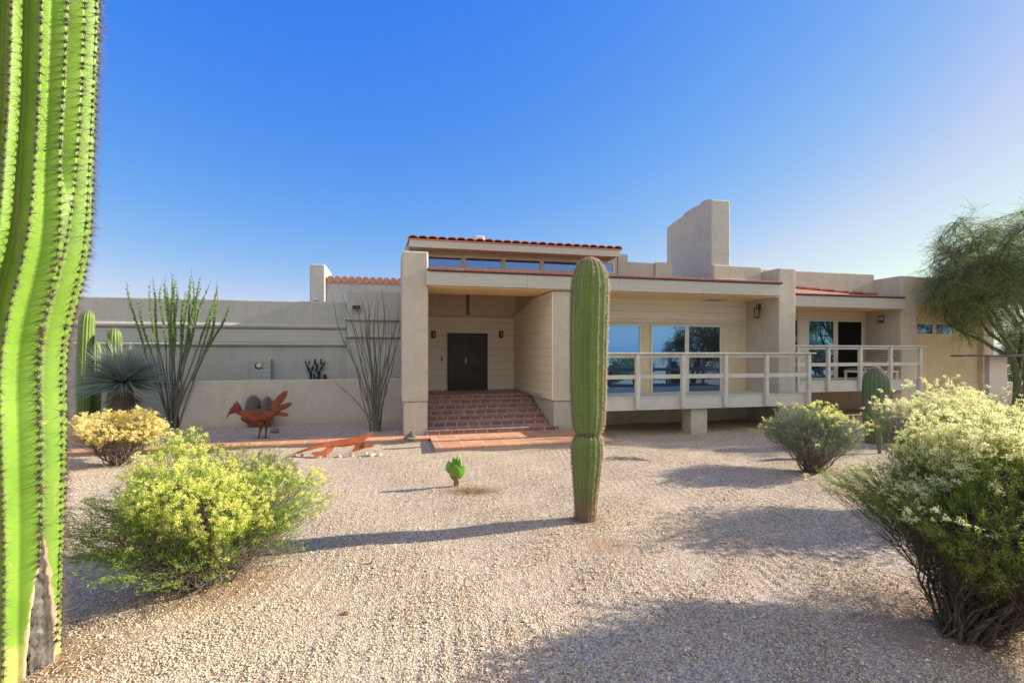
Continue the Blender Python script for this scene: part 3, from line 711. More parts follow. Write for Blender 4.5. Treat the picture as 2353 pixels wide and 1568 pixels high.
def saguaro(name, loc, prof, nribs, depth, mat, label, cat='cactus', group=None, sp_mats=(SPINE_PALE, AREOLE), sp_gap=0.03, sp_n=9, sp_len=0.028, sp_w=0.0011, ar_r=0.007, seg=8, phase=0.0, fork=None, scar=None, dz=0.03, seed=1, rows=None, wob=0.02, rnd=0.45, smooth=3):
    """prof: list of (z, radius, dx, dy); fork: [(rib, z)] where two ribs join below z"""
    r_ = np.random.default_rng(seed)
    pr = np.array(prof, float); zz = [pr[0, 0]]
    s = np.concatenate([[0], np.cumsum(np.hypot(np.diff(pr[:, 0]), np.diff(pr[:, 1])))])
    n = int(s[-1]/dz)+2; ss = np.linspace(0, s[-1], n)
    # smooth profile
    Z = np.interp(ss, s, pr[:, 0]); RR = np.interp(ss, s, pr[:, 1]); DX = np.interp(ss, s, pr[:, 2]); DY = np.interp(ss, s, pr[:, 3])
    def sm(a, k=3):
        b_ = a.copy()
        for _ in range(k): b_[1:-1] = (b_[:-2]+2*b_[1:-1]+b_[2:])/4
        return b_
    Z, RR, DX, DY = sm(Z, smooth), sm(RR, smooth), sm(DX, 8), sm(DY, 8)
    base_th = phase+np.arange(nribs)*2*np.pi/nribs+r_.uniform(-1, 1, nribs)*0.10*2*np.pi/nribs
    TH = np.repeat(base_th[None, :], n, 0)
    ph = r_.uniform(0, 6, nribs)
    TH = TH+wob*np.sin(Z[:, None]*1.7+ph[None, :]*0.15)
    DP = np.full((n, nribs), depth)*(1+0.15*np.sin(ph)[None, :])
    for (k, zf) in (fork or []):
        w = 1/(1+np.exp((Z-zf)/0.05)); g = TH[:, (k+1) % nribs]-TH[:, k]
        if k+1 == nribs: g = g+2*np.pi
        ws = 1/(1+np.exp((Z-zf+0.2)/0.22))
        TH[:, k] += g*0.46*ws; TH[:, (k+1) % nribs] -= g*0.46*ws; DP[:, k] *= (1-w)
    # taper ribs towards the very top and base
    capf = np.clip(RR/ (0.55*RR.max()), 0, 1)
    t = np.arange(seg)/seg
    hh = (1-rnd)*np.abs(2*t-1)+rnd*np.sin(np.pi/2*np.abs(2*t-1))
    nxt = np.concatenate([TH[:, 1:], TH[:, :1]+2*np.pi], 1)
    ANG = TH[:, :, None]+(nxt-TH)[:, :, None]*t[None, None, :]
    RAD = RR[:, None, None]*(1-DP[:, :, None]*(1-hh)[None, None, :]*(0.35+0.65*capf[:, None, None]))
    if scar:
        th0, hw_, z0, z1 = scar
        tz = (Z-z0)/(z1-z0); wd = hw_*np.clip(np.sqrt(np.clip(1-np.clip(tz, 0, 1), 0, 1))*1.0, 0.02, 1)*np.clip((tz+0.25)/0.25, 0, 1)
        d_ = np.abs((ANG-th0+np.pi) % (2*np.pi)-np.pi)
        sc_ = np.clip(1.12-0.56*d_/np.maximum(wd[:, None, None], 1e-3), 0, 1)*((tz < 1.02) & (tz > -0.3))[:, None, None]
        flat = RR[:, None, None]*0.80
        inn = np.clip((sc_-0.50)/0.12, 0, 1)
        RAD = RAD*(1-inn)+inn*(flat+0.012*r_.normal(size=RAD.shape))
    m_ = nribs*seg
    X = DX[:, None, None]+RAD*np.cos(ANG); Y = DY[:, None, None]+RAD*np.sin(ANG); ZZ = np.broadcast_to(Z[:, None, None], X.shape)
    Vv = np.stack([X, Y, ZZ], -1).reshape(-1, 3)
    Vv = np.concatenate([Vv, [[DX[-1], DY[-1], Z[-1]+0.004]]])
    i = np.arange(n-1)[:, None]*m_+np.arange(m_)[None, :]; j = np.arange(n-1)[:, None]*m_+(np.arange(m_)[None, :]+1) % m_
    Q = np.stack([i, j, j+m_, i+m_], -1).reshape(-1, 4)
    top = (n-1)*m_+np.arange(m_); T = np.stack([top, (n-1)*m_+(np.arange(m_)+1) % m_, np.full(m_, n*m_)], -1)
    root = empty(name, loc, 0, label, cat, group)
    me = mesh_np('stem', Vv, Q, T)
    if scar:
        a_ = me.attributes.new('scar', 'FLOAT', 'POINT'); a_.data.foreach_set('value', np.concatenate([sc_.reshape(-1), [0]]).astype(np.float32))
    link('stem', me, mat, root, True)
    # areoles and spines along each rib
    P = []; Nn = []
    dR = np.gradient(RR, ss); dZ = np.gradient(Z, ss)
    for k in range(nribs):
        q = np.arange(sp_gap*r_.uniform(0.2, 1), s[-1], sp_gap); q = q+r_.normal(size=len(q))*sp_gap*0.12
        a = np.interp(q, ss, TH[:, k]); rr = np.interp(q, ss, RR); z = np.interp(q, ss, Z)
        nr, nz = np.interp(q, ss, dZ), -np.interp(q, ss, dR)
        p = np.stack([np.interp(q, ss, DX)+rr*np.cos(a), np.interp(q, ss, DY)+rr*np.sin(a), z], -1)
        nn = np.stack([nr*np.cos(a), nr*np.sin(a), nz], -1)
        if scar:
            d_ = np.abs((a-th0+np.pi) % (2*np.pi)-np.pi); ok = ~((d_ < np.interp(z, Z, wd)*1.1) & (z < z1))
            p, nn = p[ok], nn[ok]
        P.append(p); Nn.append(nn)
    P = np.concatenate(P); Nn = norm(np.concatenate(Nn))
    nb = NP(); npt = len(P)
    Pk = np.repeat(P, sp_n, 0); Nk = np.repeat(Nn, sp_n, 0)
    D = norm(Nk*r_.uniform(0.15, 1.0, (len(Pk), 1))+norm(r_.normal(size=Pk.shape))*0.95)
    D = np.where((np.sum(D*Nk, 1) < 0.05)[:, None], D-2*Nk*np.sum(D*Nk, 1)[:, None], D)
    spikes(nb, Pk+Nk*0.001, D, sp_len*r_.uniform(0.4, 1.25, len(Pk)), sp_w)
    nb.build('spines', sp_mats[0], root)
    nb = NP()
    dirs = np.array([[0, 0, 1], [1, 0, 0], [0, 1, 0], [-1, 0, 0], [0, -1, 0], [0, 0, -1]], float)
    o_ = P[:, None, :]+dirs[None]*ar_r*r_.uniform(0.7, 1.25, (npt, 6, 1))
    fc = np.array([[0, 1, 2], [0, 2, 3], [0, 3, 4], [0, 4, 1], [5, 2, 1], [5, 3, 2], [5, 4, 3], [5, 1, 4]])
    nb.add(o_, T=(np.arange(npt)[:, None, None]*6+fc[None]).reshape(-1, 3))
    nb.build('areoles', sp_mats[1], root)
    return root

# --- central saguaro: outline measured from the picture
Ys = 6.78
outl = [(1206, 1322, 1368), (1190, 1322, 1369), (1150, 1321, 1371), (1100, 1317, 1377), (1060, 1314, 1382), (1035, 1313, 1385), (1012, 1316, 1383), (1003, 1320, 1381), (998.5, 1328, 1375), (995.5, 1328, 1375), (991, 1320, 1382), (980, 1318, 1385), (960, 1314, 1388), (900, 1311, 1391), (800, 1310, 1393), (700, 1311, 1396), (660, 1312, 1397), (635, 1316, 1394), (618, 1322, 1388), (606, 1330, 1380), (599, 1338, 1371), (596, 1347, 1362), (595.5, 1353, 1356)]
xs0 = (1346-CX)/F*Ys
prof = []
for v, l, r_ in outl: prof.append((H+(HY-v)*Ys/F, (r_-l)/2/F*Ys*0.985, ((l+r_)/2-CX)/F*Ys-xs0, 0.0))
z0 = prof[0][0]
CM = mat_cactus('cactus_green', (0.125, 0.225, 0.045), (0.20, 0.30, 0.06), (0.24, 0.14, 0.08), dryz=0.62)
saguaro('saguaro_cactus', (xs0, Ys, 0), prof, 18, 0.17, CM, 'tall ribbed green saguaro with a pinched waist standing alone in the gravel', sp_gap=0.022, sp_n=11, sp_len=0.042, sp_w=0.0022, ar_r=0.0085, seed=3, phase=R(-88), dz=0.014, smooth=1)
# --- huge foreground saguaro on the left edge
Yb = 3.5
def bx(u): return (u-CX)/F*Yb
cen = [(1750, -20), (1560, -15), (1400, -18), (1200, -14), (1000, -12), (880, -12), (800, -4), (730, 8), (660, 26), (580, 44), (500, 52), (300, 58), (100, 62), (0, 66), (-300, 64)]
right = {1750: 150, 1560: 143, 1400: 146, 1200: 152, 1000: 158, 880: 157, 800: 160, 730: 172, 660: 190, 580: 207, 500: 214, 300: 220, 100: 228, 0: 232, -300: 230}
xb0 = bx(-15)
def edge_r(uc, ur):
    """radius of an upright cylinder at (bx(uc), Yb) whose right limb is seen at ur"""
    x = bx(uc); k = (ur-CX)/F
    return abs(k*Yb-x)/math.sqrt(1+k*k)
prof = [(H+(HY-v)*(Yb-0.28)/F if False else H+(HY-v)*Yb/F, edge_r(uc, right[v])*0.98, bx(uc)-xb0, 0.0) for v, uc in cen]
BM = mat_cactus('cactus_lime', (0.125, 0.235, 0.02), (0.19, 0.31, 0.035), (0.50, 0.42, 0.16), scar=True, dryz=0.5, mott=0.25)
th_cam = math.atan2(-Yb, -xb0)
prof = [(-0.6, prof[0][1], prof[0][2], 0)]+prof[1:]
saguaro('saguaro_cactus', (xb0, Yb, 0), prof, 18, 0.19, BM, 'huge lime green saguaro trunk with dark spines and a grey scar at its foot', sp_mats=(SPINE_DARK, AREOLE), sp_gap=0.052, sp_n=15, sp_len=0.072, sp_w=0.0017, ar_r=0.0135, rnd=0.12, seg=12, seed=5, phase=th_cam+R(4), dz=0.03, scar=(th_cam+R(47), R(17), 0.08, 1.05), fork=[(1, 3.45)], wob=0.05)
BARK = mat_plain('root_bark', (0.09, 0.065, 0.045), (0.20, 0.15, 0.11), 14, 0.9, 0.1, 0, 0.4, 0.01)
# --- the three far saguaros at the left, the dark one at the right
CM2 = mat_cactus('cactus_olive', (0.13, 0.22, 0.04), (0.18, 0.28, 0.055), (0.25, 0.2, 0.09), dryz=0.3)
CM3 = mat_cactus('cactus_bluegreen', (0.075, 0.125, 0.055), (0.11, 0.165, 0.07), (0.14, 0.11, 0.07), dryz=0.3)
CMB = mat_cactus('cactus_grey', (0.075, 0.085, 0.07), (0.11, 0.12, 0.10), (0.14, 0.11, 0.07), dryz=0.2)
def column(u, v_top, v_base, wpx, Yc, mat, label, nr=16, seed=1, group=None, bulge=1.0, lean=0.0, **kw):
    x = (u-CX)/F*Yc; zt = H+(HY-v_top)*Yc/F; r0 = wpx/2/F*Yc/math.sqrt(1+((u-CX)/F)**2)
    zb = -0.1; hgt = zt-zb
    pr = [(zb, r0*0.72, 0, 0), (zb+hgt*0.12, r0*0.82, 0, 0), (zb+hgt*0.35, r0*0.95, 0, 0), (zb+hgt*0.6, r0*bulge, lean*0.3, 0), (zt-r0*1.2, r0*0.98, lean*0.7, 0), (zt-r0*0.7, r0*0.86, lean*0.85, 0), (zt-r0*0.3, r0*0.62, lean*.95, 0), (zt-r0*0.08, r0*0.34, lean, 0), (zt, r0*0.06, lean, 0)]
    return saguaro('saguaro_cactus', (x, Yc, 0), pr, nr, 0.16, mat, label, seed=seed, group=group, seg=6, dz=0.05, **kw)
kw = dict(sp_gap=0.05, sp_n=6, sp_len=0.045, sp_w=0.0022, ar_r=0.011)
column(193, 713, 960, 40, 15.3, CM2, 'tallest of the three saguaro columns behind the spiky yucca', 15, 11, 'saguaro columns beside the left wing', lean=0.12, **kw)
column(217, 783, 960, 32, 15.7, CM2, 'shortest saguaro column standing between its two taller neighbours', 15, 12, 'saguaro columns beside the left wing', **kw)
column(263, 754, 960, 37, 15.5, CM2, 'saguaro column of middle height just above the yucca crown', 15, 13, 'saguaro columns beside the left wing', **kw)
column(2012, 844, 1010, 66, 12.6, CM3, 'stout dark blue green saguaro in front of the shorter deck', 17, 14, sp_gap=0.045, sp_n=7, sp_len=0.05, sp_w=0.002, ar_r=0.012)
# --- two barrel cacti behind the bird
for (u, vt, wpx, lab, sd) in ((581, 911, 31, 'larger round grey barrel cactus against the low wall behind the bird', 21), (614, 913, 21, 'smaller round grey barrel cactus behind the bird tail', 22)):
    Yc = 15.0; x = (u-CX)/F*Yc+0.0; zt = H+(HY-vt)*Yc/F; r0 = wpx/2/F*Yc*1.0; hg = zt+0.05
    pr = [(-0.05, r0*0.55, 0, 0), (hg*0.3, r0*0.9, 0, 0), (hg*0.55, r0, 0, 0), (hg*0.75, r0*0.9, 0, 0), (hg*0.88, r0*0.68, 0, 0), (hg*0.95, r0*0.4, 0, 0), (zt, r0*0.08, 0, 0)]
    saguaro('barrel_cactus', (x, Yc, 0), pr, 17, 0.14, CMB, lab, group='barrel cacti behind the bird', sp_mats=(SPINE_GREY, AREOLE), sp_gap=0.035, sp_n=11, sp_len=0.085, sp_w=0.0026, ar_r=0.012, seg=6, dz=0.04, seed=sd)

# --- prickly pear
def pad_mesh(w, h, t, n1=14, n2=8):
    v = []; f = []
    for i in range(n2+1):
        s_ = i/n2; z = h*s_; ww = w*math.sin(math.pi*min(1, s_*0.93+0.07)**0.85)**0.75; tt = t*math.sin(math.pi*min(1, s_*0.94+0.06))**0.6
        for j in range(n1):
            a = 2*math.pi*j/n1; v.append((ww/2*math.cos(a), tt/2*math.sin(a), z))
    for i in range(n2):
        for j in range(n1): f.append((i*n1+j, i*n1+(j+1) % n1, (i+1)*n1+(j+1) % n1, (i+1)*n1+j))
    f.append(tuple(range(n1))[::-1]); f.append(tuple(n2*n1+j for j in range(n1)))
    return v, f
PADM = M_('prickly_pear_skin'); f_ = PADM.noise(5, 4, 0.6)
PADM.base(PADM.mix(PADM.ramp(f_, [(0.3, 0), (0.7, 1)]), (0.14, 0.30, 0.035), (0.24, 0.42, 0.06))); PADM.rough(0.45, 0.35); PADM.bump(PADM.noise(20, 3, .5), 0.1, 0.005); PADM.translucent(0.12)
PADB = mat_plain('prickly_pear_old_skin', (0.22, 0.14, 0.07), (0.34, 0.25, 0.10), 9, 0.8, 0.2)
from mathutils import Matrix, Euler
def pad(root, loc, w, h, yaw, lean, tilt, mat, t=0.035, sp=True):
    v, f = pad_mesh(w, h, t)
    M = Matrix.Translation(loc) @ Euler((tilt, lean, yaw), 'XYZ').to_matrix().to_4x4()
    b = B().add([M @ Vector(p) for p in v], f)
    o = b.build('pad', mat, root, 0, smooth=True)
    nb = NP(); n = 46
    s_ = rng.uniform(0.12, 0.97, n); a = rng.uniform(0, 2*np.pi, n)
    P = []
    for si, ai in zip(s_, a):
        ww = w*math.sin(math.pi*min(1, si*0.93+0.07)**0.85)**0.75; tt = t*math.sin(math.pi*min(1, si*0.94+0.06))**0.6
        P.append(tuple(M @ Vector((ww/2*math.cos(ai), tt/2*math.sin(ai), h*si))))
    P = np.repeat(np.array(P), 4, 0); nv = (M.to_3x3() @ Vector((0, 1, 0)))
    spikes(nb, P, rdir(len(P)), 0.012, 0.0009); nb.build('spines', SPINE_PALE, o)
    return M @ Vector((0, 0, h))
gx, gy = G(1047, 1117)
pp = empty('prickly_pear', (gx, gy, gzf(gx, gy)), R(0), 'small bright green prickly pear with fleshy pads in the open gravel', 'cactus')
pad(pp, (0.0, 0, -0.02), 0.10, 0.20, R(20), R(6), 0, PADB, 0.06)
pad(pp, (-0.02, 0.0, 0.11), 0.10, 0.20, R(10), R(-24), 0, PADB, 0.05)
pad(pp, (0.01, -0.03, 0.03), 0.09, 0.14, R(-15), R(14), R(10), PADB, 0.03)
pad(pp, (-0.09, 0.0, 0.23), 0.15, 0.22, R(35), R(-12), 0, PADM.m)
pad(pp, (0.0, -0.03, 0.17), 0.19, 0.22, R(-18), R(2), R(8), PADM.m)
pad(pp, (0.04, -0.01, 0.14), 0.15, 0.26, R(25), R(30), 0, PADM.m)
pad(pp, (0.03, 0.04, 0.27), 0.14, 0.25, R(-40), R(6), 0, PADM.m)
pad(pp, (-0.01, 0.05, 0.30), 0.10, 0.20, R(15), R(-10), 0, PADM.m)
pad(pp, (0.05, 0.02, 0.40), 0.11, 0.14, R(60), R(4), 0, PADM.m)
# prickly pear glimpsed behind the large right bush
pg = empty('prickly_pear', (10.4, 11.2, gzf(10.4, 11.2)), R(15), 'dark green prickly pear pads peeking out behind the large right bush', 'cactus')
for (dx, dy, dz_, w, h, y_, l_) in ((0, 0, -.02, .3, .42, 20, -5), (-.12, 0, .36, .28, .38, -20, -22), (.12, 0.02, .36, .28, .40, 40, 20), (.02, .05, .38, .26, .42, 0, 2), (.28, 0, .66, .24, .32, 10, 30), (-.28, 0, .64, .24, .32, -10, -25)):
    pad(pg, (dx, dy, dz_), w, h, R(y_), R(l_), 0, PADM.m)
# --- chollas
def cholla(x, y, label, chain, group='chollas beside the dark saguaro'):
    r = empty('cholla_cactus', (x, y, gzf(x, y)), 0, label, 'cactus', group)
    nb = NP()
    for pts, rad in chain:
        pts = np.array(pts, float); k = 14; tt = np.linspace(0, len(pts)-1, k)
        p = np.stack([np.interp(tt, np.arange(len(pts)), pts[:, i]) for i in range(3)], -1)
        rr = rad*np.interp(tt/(len(pts)-1), [0, 0.15, 0.8, 0.95, 1], [0.7, 1, 1, 0.7, 0.1])
        tubes(nb, p[None], rr[None], 8)
    o = nb.build('stem', CM3, r, True)
    nb = NP()
    for pts, rad in chain:
        pts = np.array(pts, float); n = 420; tt = rng.uniform(0, len(pts)-1, n)
        p = np.stack([np.interp(tt, np.arange(len(pts)), pts[:, i]) for i in range(3)], -1); d = rdir(n); d[:, 2] *= 0.35; d = norm(d)
        spikes(nb, p+d*rad*0.9, norm(d+0.5*rdir(n)), 0.05, 0.0018)
    nb.build('spines', SPINE_PALE, r)
cholla(8.3, 11.3, 'thin jointed cholla to the left of the dark saguaro', [([(0, 0, 0), (-.02, 0, .5), (-.2, 0, .95), (-.27, 0, 1.2)], .05), ([(-.02, 0, .45), (.12, 0, .8), (.14, 0, 1.15), (.1, 0, 1.33)], .055), ([(-.2, 0, .9), (-.05, .05, 1.1)], .04)])
cholla(10.0, 12.3, 'cholla joint showing just right of the dark saguaro', [([(0, 0, 0), (0.05, 0, .55), (-.03, 0, 1.05), (-.1, 0, 1.35)], .06), ([(.04, 0, .6), (.25, 0, .95), (.3, 0, 1.1)], .05)])

# ============================================================ OCOTILLOS
CANE = mat_plain('ocotillo_bark', (0.10, 0.10, 0.075), (0.20, 0.19, 0.145), 30, 0.85, 0.15, 0, 0.4, 0.01)
OLEAF = mat_leaf('ocotillo_leaf', [(0.12, 0.24, 0.05), (0.22, 0.36, 0.09), (0.34, 0.47, 0.15)], 0.4)
def ocotillo(x, y, label, ends, leafy, seed, z_leaf=1.2, r0=0.02, nleaf=0.010, lsize=0.035):
    r_ = np.random.default_rng(seed)
    root = empty('ocotillo', (x, y, gzf(x, y)), 0, label, 'ocotillo', 'ocotillos by the left wing')
    nb = NP(); nt = NP()
    for (ex, ez) in ends:
        ey = r_.uniform(-0.5, 0.5)*(0.3+abs(ex))
        b0 = np.array([r_.normal()*0.05+ex*0.06, r_.normal()*0.05, -0.05]); e = np.array([ex, ey, ez])
        k = 22; t = np.linspace(0, 1, k)[:, None]
        c1 = b0+np.array([ex*r_.uniform(0.05, 0.35), ey*0.12, ez*0.38]); c2 = b0+np.array([ex*r_.uniform(0.55, 0.98)+r_.normal()*0.06, ey*0.5, ez*r_.uniform(0.55, 0.75)])
        p = (1-t)**3*b0+3*(1-t)**2*t*c1+3*(1-t)*t*t*c2+t**3*e
        ph = r_.uniform(0, 6, 2); p[:, 0] += (0.05*np.sin(t*11+ph[0])*t)[:, 0]; p[:, 1] += (0.035*np.sin(t*8+ph[1])*t)[:, 0]
        rr = np.interp(t[:, 0], [0, 0.1, 0.7, 1], [1.0, 0.9, 0.62, 0.16])*r0*r_.uniform(0.8, 1.2)
        one = NP(); tubes(one, p[None], rr[None], 6); one.build('cane', CANE, root, True)
        L = float(np.sum(np.linalg.norm(np.diff(p, axis=0), axis=1)))
        n = int(L/0.018); tt = r_.uniform(0, 1, n)
        q = np.stack([np.interp(tt, t[:, 0], p[:, i]) for i in range(3)], -1); d = rdir(n, r_); d[:, 2] = 0.4*d[:, 2]+0.25
        spikes(nt, q, d, 0.022, 0.0016)
        if leafy:
            n = int(L/nleaf*leafy); tt = r_.uniform(0, 1, n)
            q = np.stack([np.interp(tt, t[:, 0], p[:, i]) for i in range(3)], -1); d = rdir(n, r_); d[:, 2] = 0.5*d[:, 2]+0.35
            keep = (q[:, 2] > z_leaf+r_.normal(size=n)*0.15) & (tt < 0.985-r_.uniform(0, .12, n)); leaves(nb, q[keep], d[keep], lsize*r_.uniform(0.6, 1.3, keep.sum()), lsize*0.6)
    if leafy: nb.build('foliage', OLEAF, root)
    nt.build('spines', SPINE_GREY, root)
# left: leafy crown; ends measured from the picture at its depth
def ends_px(u0, Yc, pts): return [((u-u0)/F*Yc, H+(HY-v)*Yc/F) for u, v in pts]
Yo = 14.75; xo = (397-CX)/F*Yo
ocotillo(xo, Yo, 'leafy green ocotillo fanning above the left end of the low wall', ends_px(397, Yo, [(315, 642), (322, 655), (347, 650), (356, 640), (366, 632), (372, 655), (398, 627), (404, 650), (418, 640), (436, 618), (446, 640), (460, 645), (476, 640), (494, 645), (500, 672), (506, 690), (498, 705), (338, 690), (328, 760), (345, 815), (412, 670), (385, 665), (431, 655), (452, 660), (487, 690)]), 1.0, 31, 2.3, 0.024, 0.0034, 0.052)
Yo2 = 14.1; xo2 = (863-CX)/F*Yo2
ocotillo(xo2, Yo2, 'bare grey ocotillo with many upright canes left of the entrance pier', ends_px(863, Yo2, [(773, 682), (796, 684), (812, 690), (830, 688), (842, 680), (862, 676), (868, 690), (881, 655), (886, 690), (908, 705), (922, 717), (915, 745), (777, 872), (800, 795), (850, 690), (874, 700), (895, 715), (820, 720), (805, 735), (838, 720), (857, 720), (900, 735), (893, 880), (846, 735), (870, 735), (882, 745), (826, 745)]), 0.16, 32, 2.6, 0.021, 0.012, 0.035)

# ============================================================ YUCCA
gx, gy = (283-CX)/F*14.1, 14.1
yu = empty('yucca', (gx, gy, gzf(gx, gy)), 0, 'round spiky blue green yucca on a short dark shaggy trunk', 'yucca')
b = B(); b.tube([(0, 0, -0.1), (0, 0, 0.25), (0.01, 0, 0.6), (0.02, 0, 1.26)], [0.27, 0.29, 0.27, 0.20], 16); b.build('trunk', BARK, yu, smooth=True)
YL = mat_leaf('yucca_leaf', [(0.17, 0.23, 0.18), (0.28, 0.34, 0.27), (0.42, 0.45, 0.36)], 0.2)
nb = NP(); n = 1300; zc = 1.38
d = rdir(n); d[:, 2] = np.abs(d[:, 2])*1.05-0.28; d = norm(d)
L = rng.uniform(0.95, 1.35, n)*np.where(d[:, 2] < 0, 0.85, 1.0)
k = 5; t = np.linspace(0, 1, k)
P0 = np.array([0.02, 0, zc])+d*0.10
side = norm(np.cross(d, np.array([0, 0, 1.0])+0.001)); upv = np.cross(side, d)
ctr = P0[:, None]+d[:, None]*L[:, None, None]*t[None, :, None]; ctr[..., 2] -= (0.16*L[:, None]*(1-np.abs(d[:, 2:3])))*t[None]**2
wd = 0.016*np.interp(t, [0, .3, 1], [0.8, 1, 0.05])
tw = rng.uniform(-0.7, 0.7, n); sd = side*np.cos(tw)[:, None]+upv*np.sin(tw)[:, None]
v = np.stack([ctr-sd[:, None]*wd[None, :, None], ctr+sd[:, None]*wd[None, :, None]], 2)
idx = np.arange(n*k*2).reshape(n, k, 2)
nb.add(v, np.stack([idx[:, :-1, 0], idx[:, :-1, 1], idx[:, 1:, 1], idx[:, 1:, 0]], -1)); nb.build('foliage', YL, yu)
nb = NP(); n = 220; d = rdir(n); d[:, 2] = -np.abs(d[:, 2])-0.4; a = rng.uniform(0, 6.28, n)
leaves(nb, np.stack([0.24*np.cos(a), 0.24*np.sin(a), rng.uniform(0.3, 1.28, n)], -1), d+np.stack([np.cos(a), np.sin(a), 0*a], -1)*0.7, rng.uniform(.2, .4, n), 0.02)
nb.build('dead_leaves', mat_leaf('dead_yucca_leaf', [(0.10, 0.07, 0.05), (0.2, 0.15, 0.10)], 0.1), yu)

# ============================================================ FLOWERING SHRUBS
TWIG = mat_plain('shrub_bark', (0.12, 0.095, 0.075), (0.26, 0.215, 0.18), 18, 0.9, 0.1, 0, 0.3, 0.004)
TWIG_DARK = mat_plain('dark_shrub_bark', (0.06, 0.045, 0.034), (0.16, 0.12, 0.092), 18, 0.9, 0.1, 0, 0.3, 0.004)
FL_CREAM = mat_leaf('flower_cream', [(0.62, 0.62, 0.10), (0.82, 0.79, 0.22), (0.90, 0.87, 0.42)], 0.45, 4)
FL_PALE = mat_leaf('flower_pale', [(0.66, 0.62, 0.20), (0.84, 0.81, 0.42), (0.92, 0.89, 0.62)], 0.45, 4)
FL_GOLD = mat_leaf('flower_gold', [(0.80, 0.60, 0.20), (0.92, 0.82, 0.34), (0.94, 0.89, 0.52)], 0.45, 4)
LF_LIME = mat_leaf('shrub_leaf_lime', [(0.14, 0.28, 0.015), (0.27, 0.45, 0.025), (0.46, 0.56, 0.05)], 0.45, 3)
LF_GREEN = mat_leaf('shrub_leaf_green', [(0.06, 0.16, 0.02), (0.13, 0.26, 0.03), (0.28, 0.34, 0.05), (0.36, 0.19, 0.05)], 0.45, 3)
LF_GOLD = mat_leaf('shrub_leaf_gold', [(0.36, 0.28, 0.05), (0.58, 0.44, 0.08), (0.70, 0.46, 0.12)], 0.45, 3)
LF_GREY = mat_leaf('shrub_leaf_grey', [(0.13, 0.18, 0.10), (0.20, 0.26, 0.15), (0.30, 0.34, 0.20)], 0.3, 3)
def shrub(x, y, label, cx, cy, cz, rx, ry, rz, ntip, nmain, leafm, flowm, fl_p, seed, lean=(0, 0), leafn=16, leafl=0.032, leafw=0.0042, fl_r=0.016, low=-0.35, group='flowering desert shrubs', heads=3, base_r=0.12, lumps=0.16, spires=0, twig_r=0.0022, main_r=0.013, fmin=0.0, name='flowering_shrub', twig=None, dead=9, dmin=0.70, vmin=0.12):
    """dome of twig tips about (cx, cy, cz) from the base; stems rise from the base"""
    r_ = np.random.default_rng(seed)
    gz0 = gzf(x, y)
    root = empty(name, (x, y, gz0), 0, label, 'shrub', group)
    C = np.array([cx, cy, cz]); RV = np.array([rx, ry, rz])
    def shell(n, lo):
        d = rdir(n*3, r_); d = d[d[:, 2] > lo][:n]
        lump = 1+lumps*(np.sin(d[:, 0]*5.1+seed)*np.sin(d[:, 1]*4.3+2*seed)+0.7*np.sin(d[:, 2]*6.7+seed*3+d[:, 0]*3))
        return d, lump
    # main stems
    dm, lm = shell(nmain, low-0.1)
    em = C+dm*RV*(0.62*lm[:, None])+r_.normal(size=dm.shape)*0.04
    em[:, 2] = np.maximum(em[:, 2], 0.12)
    bm = np.stack([r_.normal(size=len(em))*base_r*0.55+em[:, 0]*0.05, r_.normal(size=len(em))*base_r*0.55+em[:, 1]*0.05, np.full(len(em), -0.06)], -1)
    k = 9; t = np.linspace(0, 1, k)[None, :, None]
    mid = bm*0.45+em*0.55; mid[:, 2] = em[:, 2]*r_.uniform(0.25, 0.5, len(em)); mid += r_.normal(size=mid.shape)*0.09
    pm = (1-t)**2*bm[:, None]+2*(1-t)*t*mid[:, None]+t*t*em[:, None]
    pm += r_.normal(size=pm.shape)*0.02*np.sin(np.pi*t)
    nb = NP(); tubes(nb, pm, np.linspace(1, 0.3, k)[None]*main_r*r_.uniform(0.55, 1.6, (len(em), 1)), 5)
    # tips
    dt, lt = shell(ntip, low)
    depth = r_.uniform(dmin, 1.05, len(dt))
    et = C+dt*RV*(lt*depth)[:, None]
    if spires:
        si = r_.choice(len(et), spires, replace=False); si = si[dt[si, 2] > 0.3]
        et[si, 2] += r_.uniform(0.06, 0.34, len(si))
    et[:, 2] = np.maximum(et[:, 2], 0.08)
    # nearest of a few random main stems
    cand = r_.integers(0, len(em), (len(et), 12))
    dd = np.linalg.norm(em[cand]-et[:, None], axis=2); j = cand[np.arange(len(et)), np.argmin(dd, 1)]
    ks = r_.integers(4, 9, len(et)); s0 = pm[j, ks]
    m1 = s0*0.5+et*0.5; m1[:, 2] -= 0.05; m1 += r_.normal(size=m1.shape)*0.03
    kk = 6; t = np.linspace(0, 1, kk)[None, :, None]
    pt = (1-t)**2*s0[:, None]+2*(1-t)*t*m1[:, None]+t*t*et[:, None]
    tubes(nb, pt, np.linspace(1, 0.45, kk)[None]*twig_r*r_.uniform(0.7, 1.5, (len(et), 1)), 3)
    # dead crossing twiglets low in the bush
    nd = nmain*dead; jj = r_.integers(0, len(em), nd); kk_ = r_.integers(1, 8, nd); s0 = pm[jj, kk_]
    dv_ = norm(norm(em[jj]-bm[jj])*0.6+rdir(nd, r_)*0.9+np.array([0, 0, 0.15])); ln_ = r_.uniform(0.10, 0.42, nd)*min(1, rx)
    t = np.linspace(0, 1, 5)[None, :, None]
    pd = s0[:, None]+dv_[:, None]*ln_[:, None, None]*t+r_.normal(size=(nd, 5, 3))*0.012*t
    pd[..., 2] = np.maximum(pd[..., 2], 0.01)
    tubes(nb, pd, np.linspace(1, 0.3, 5)[None]*r_.uniform(0.0018, 0.0042, (nd, 1)), 3)
    nb.build('branches', twig or TWIG, root, True)
    # leaves along the last part of each twig
    dirn = norm(et-m1)
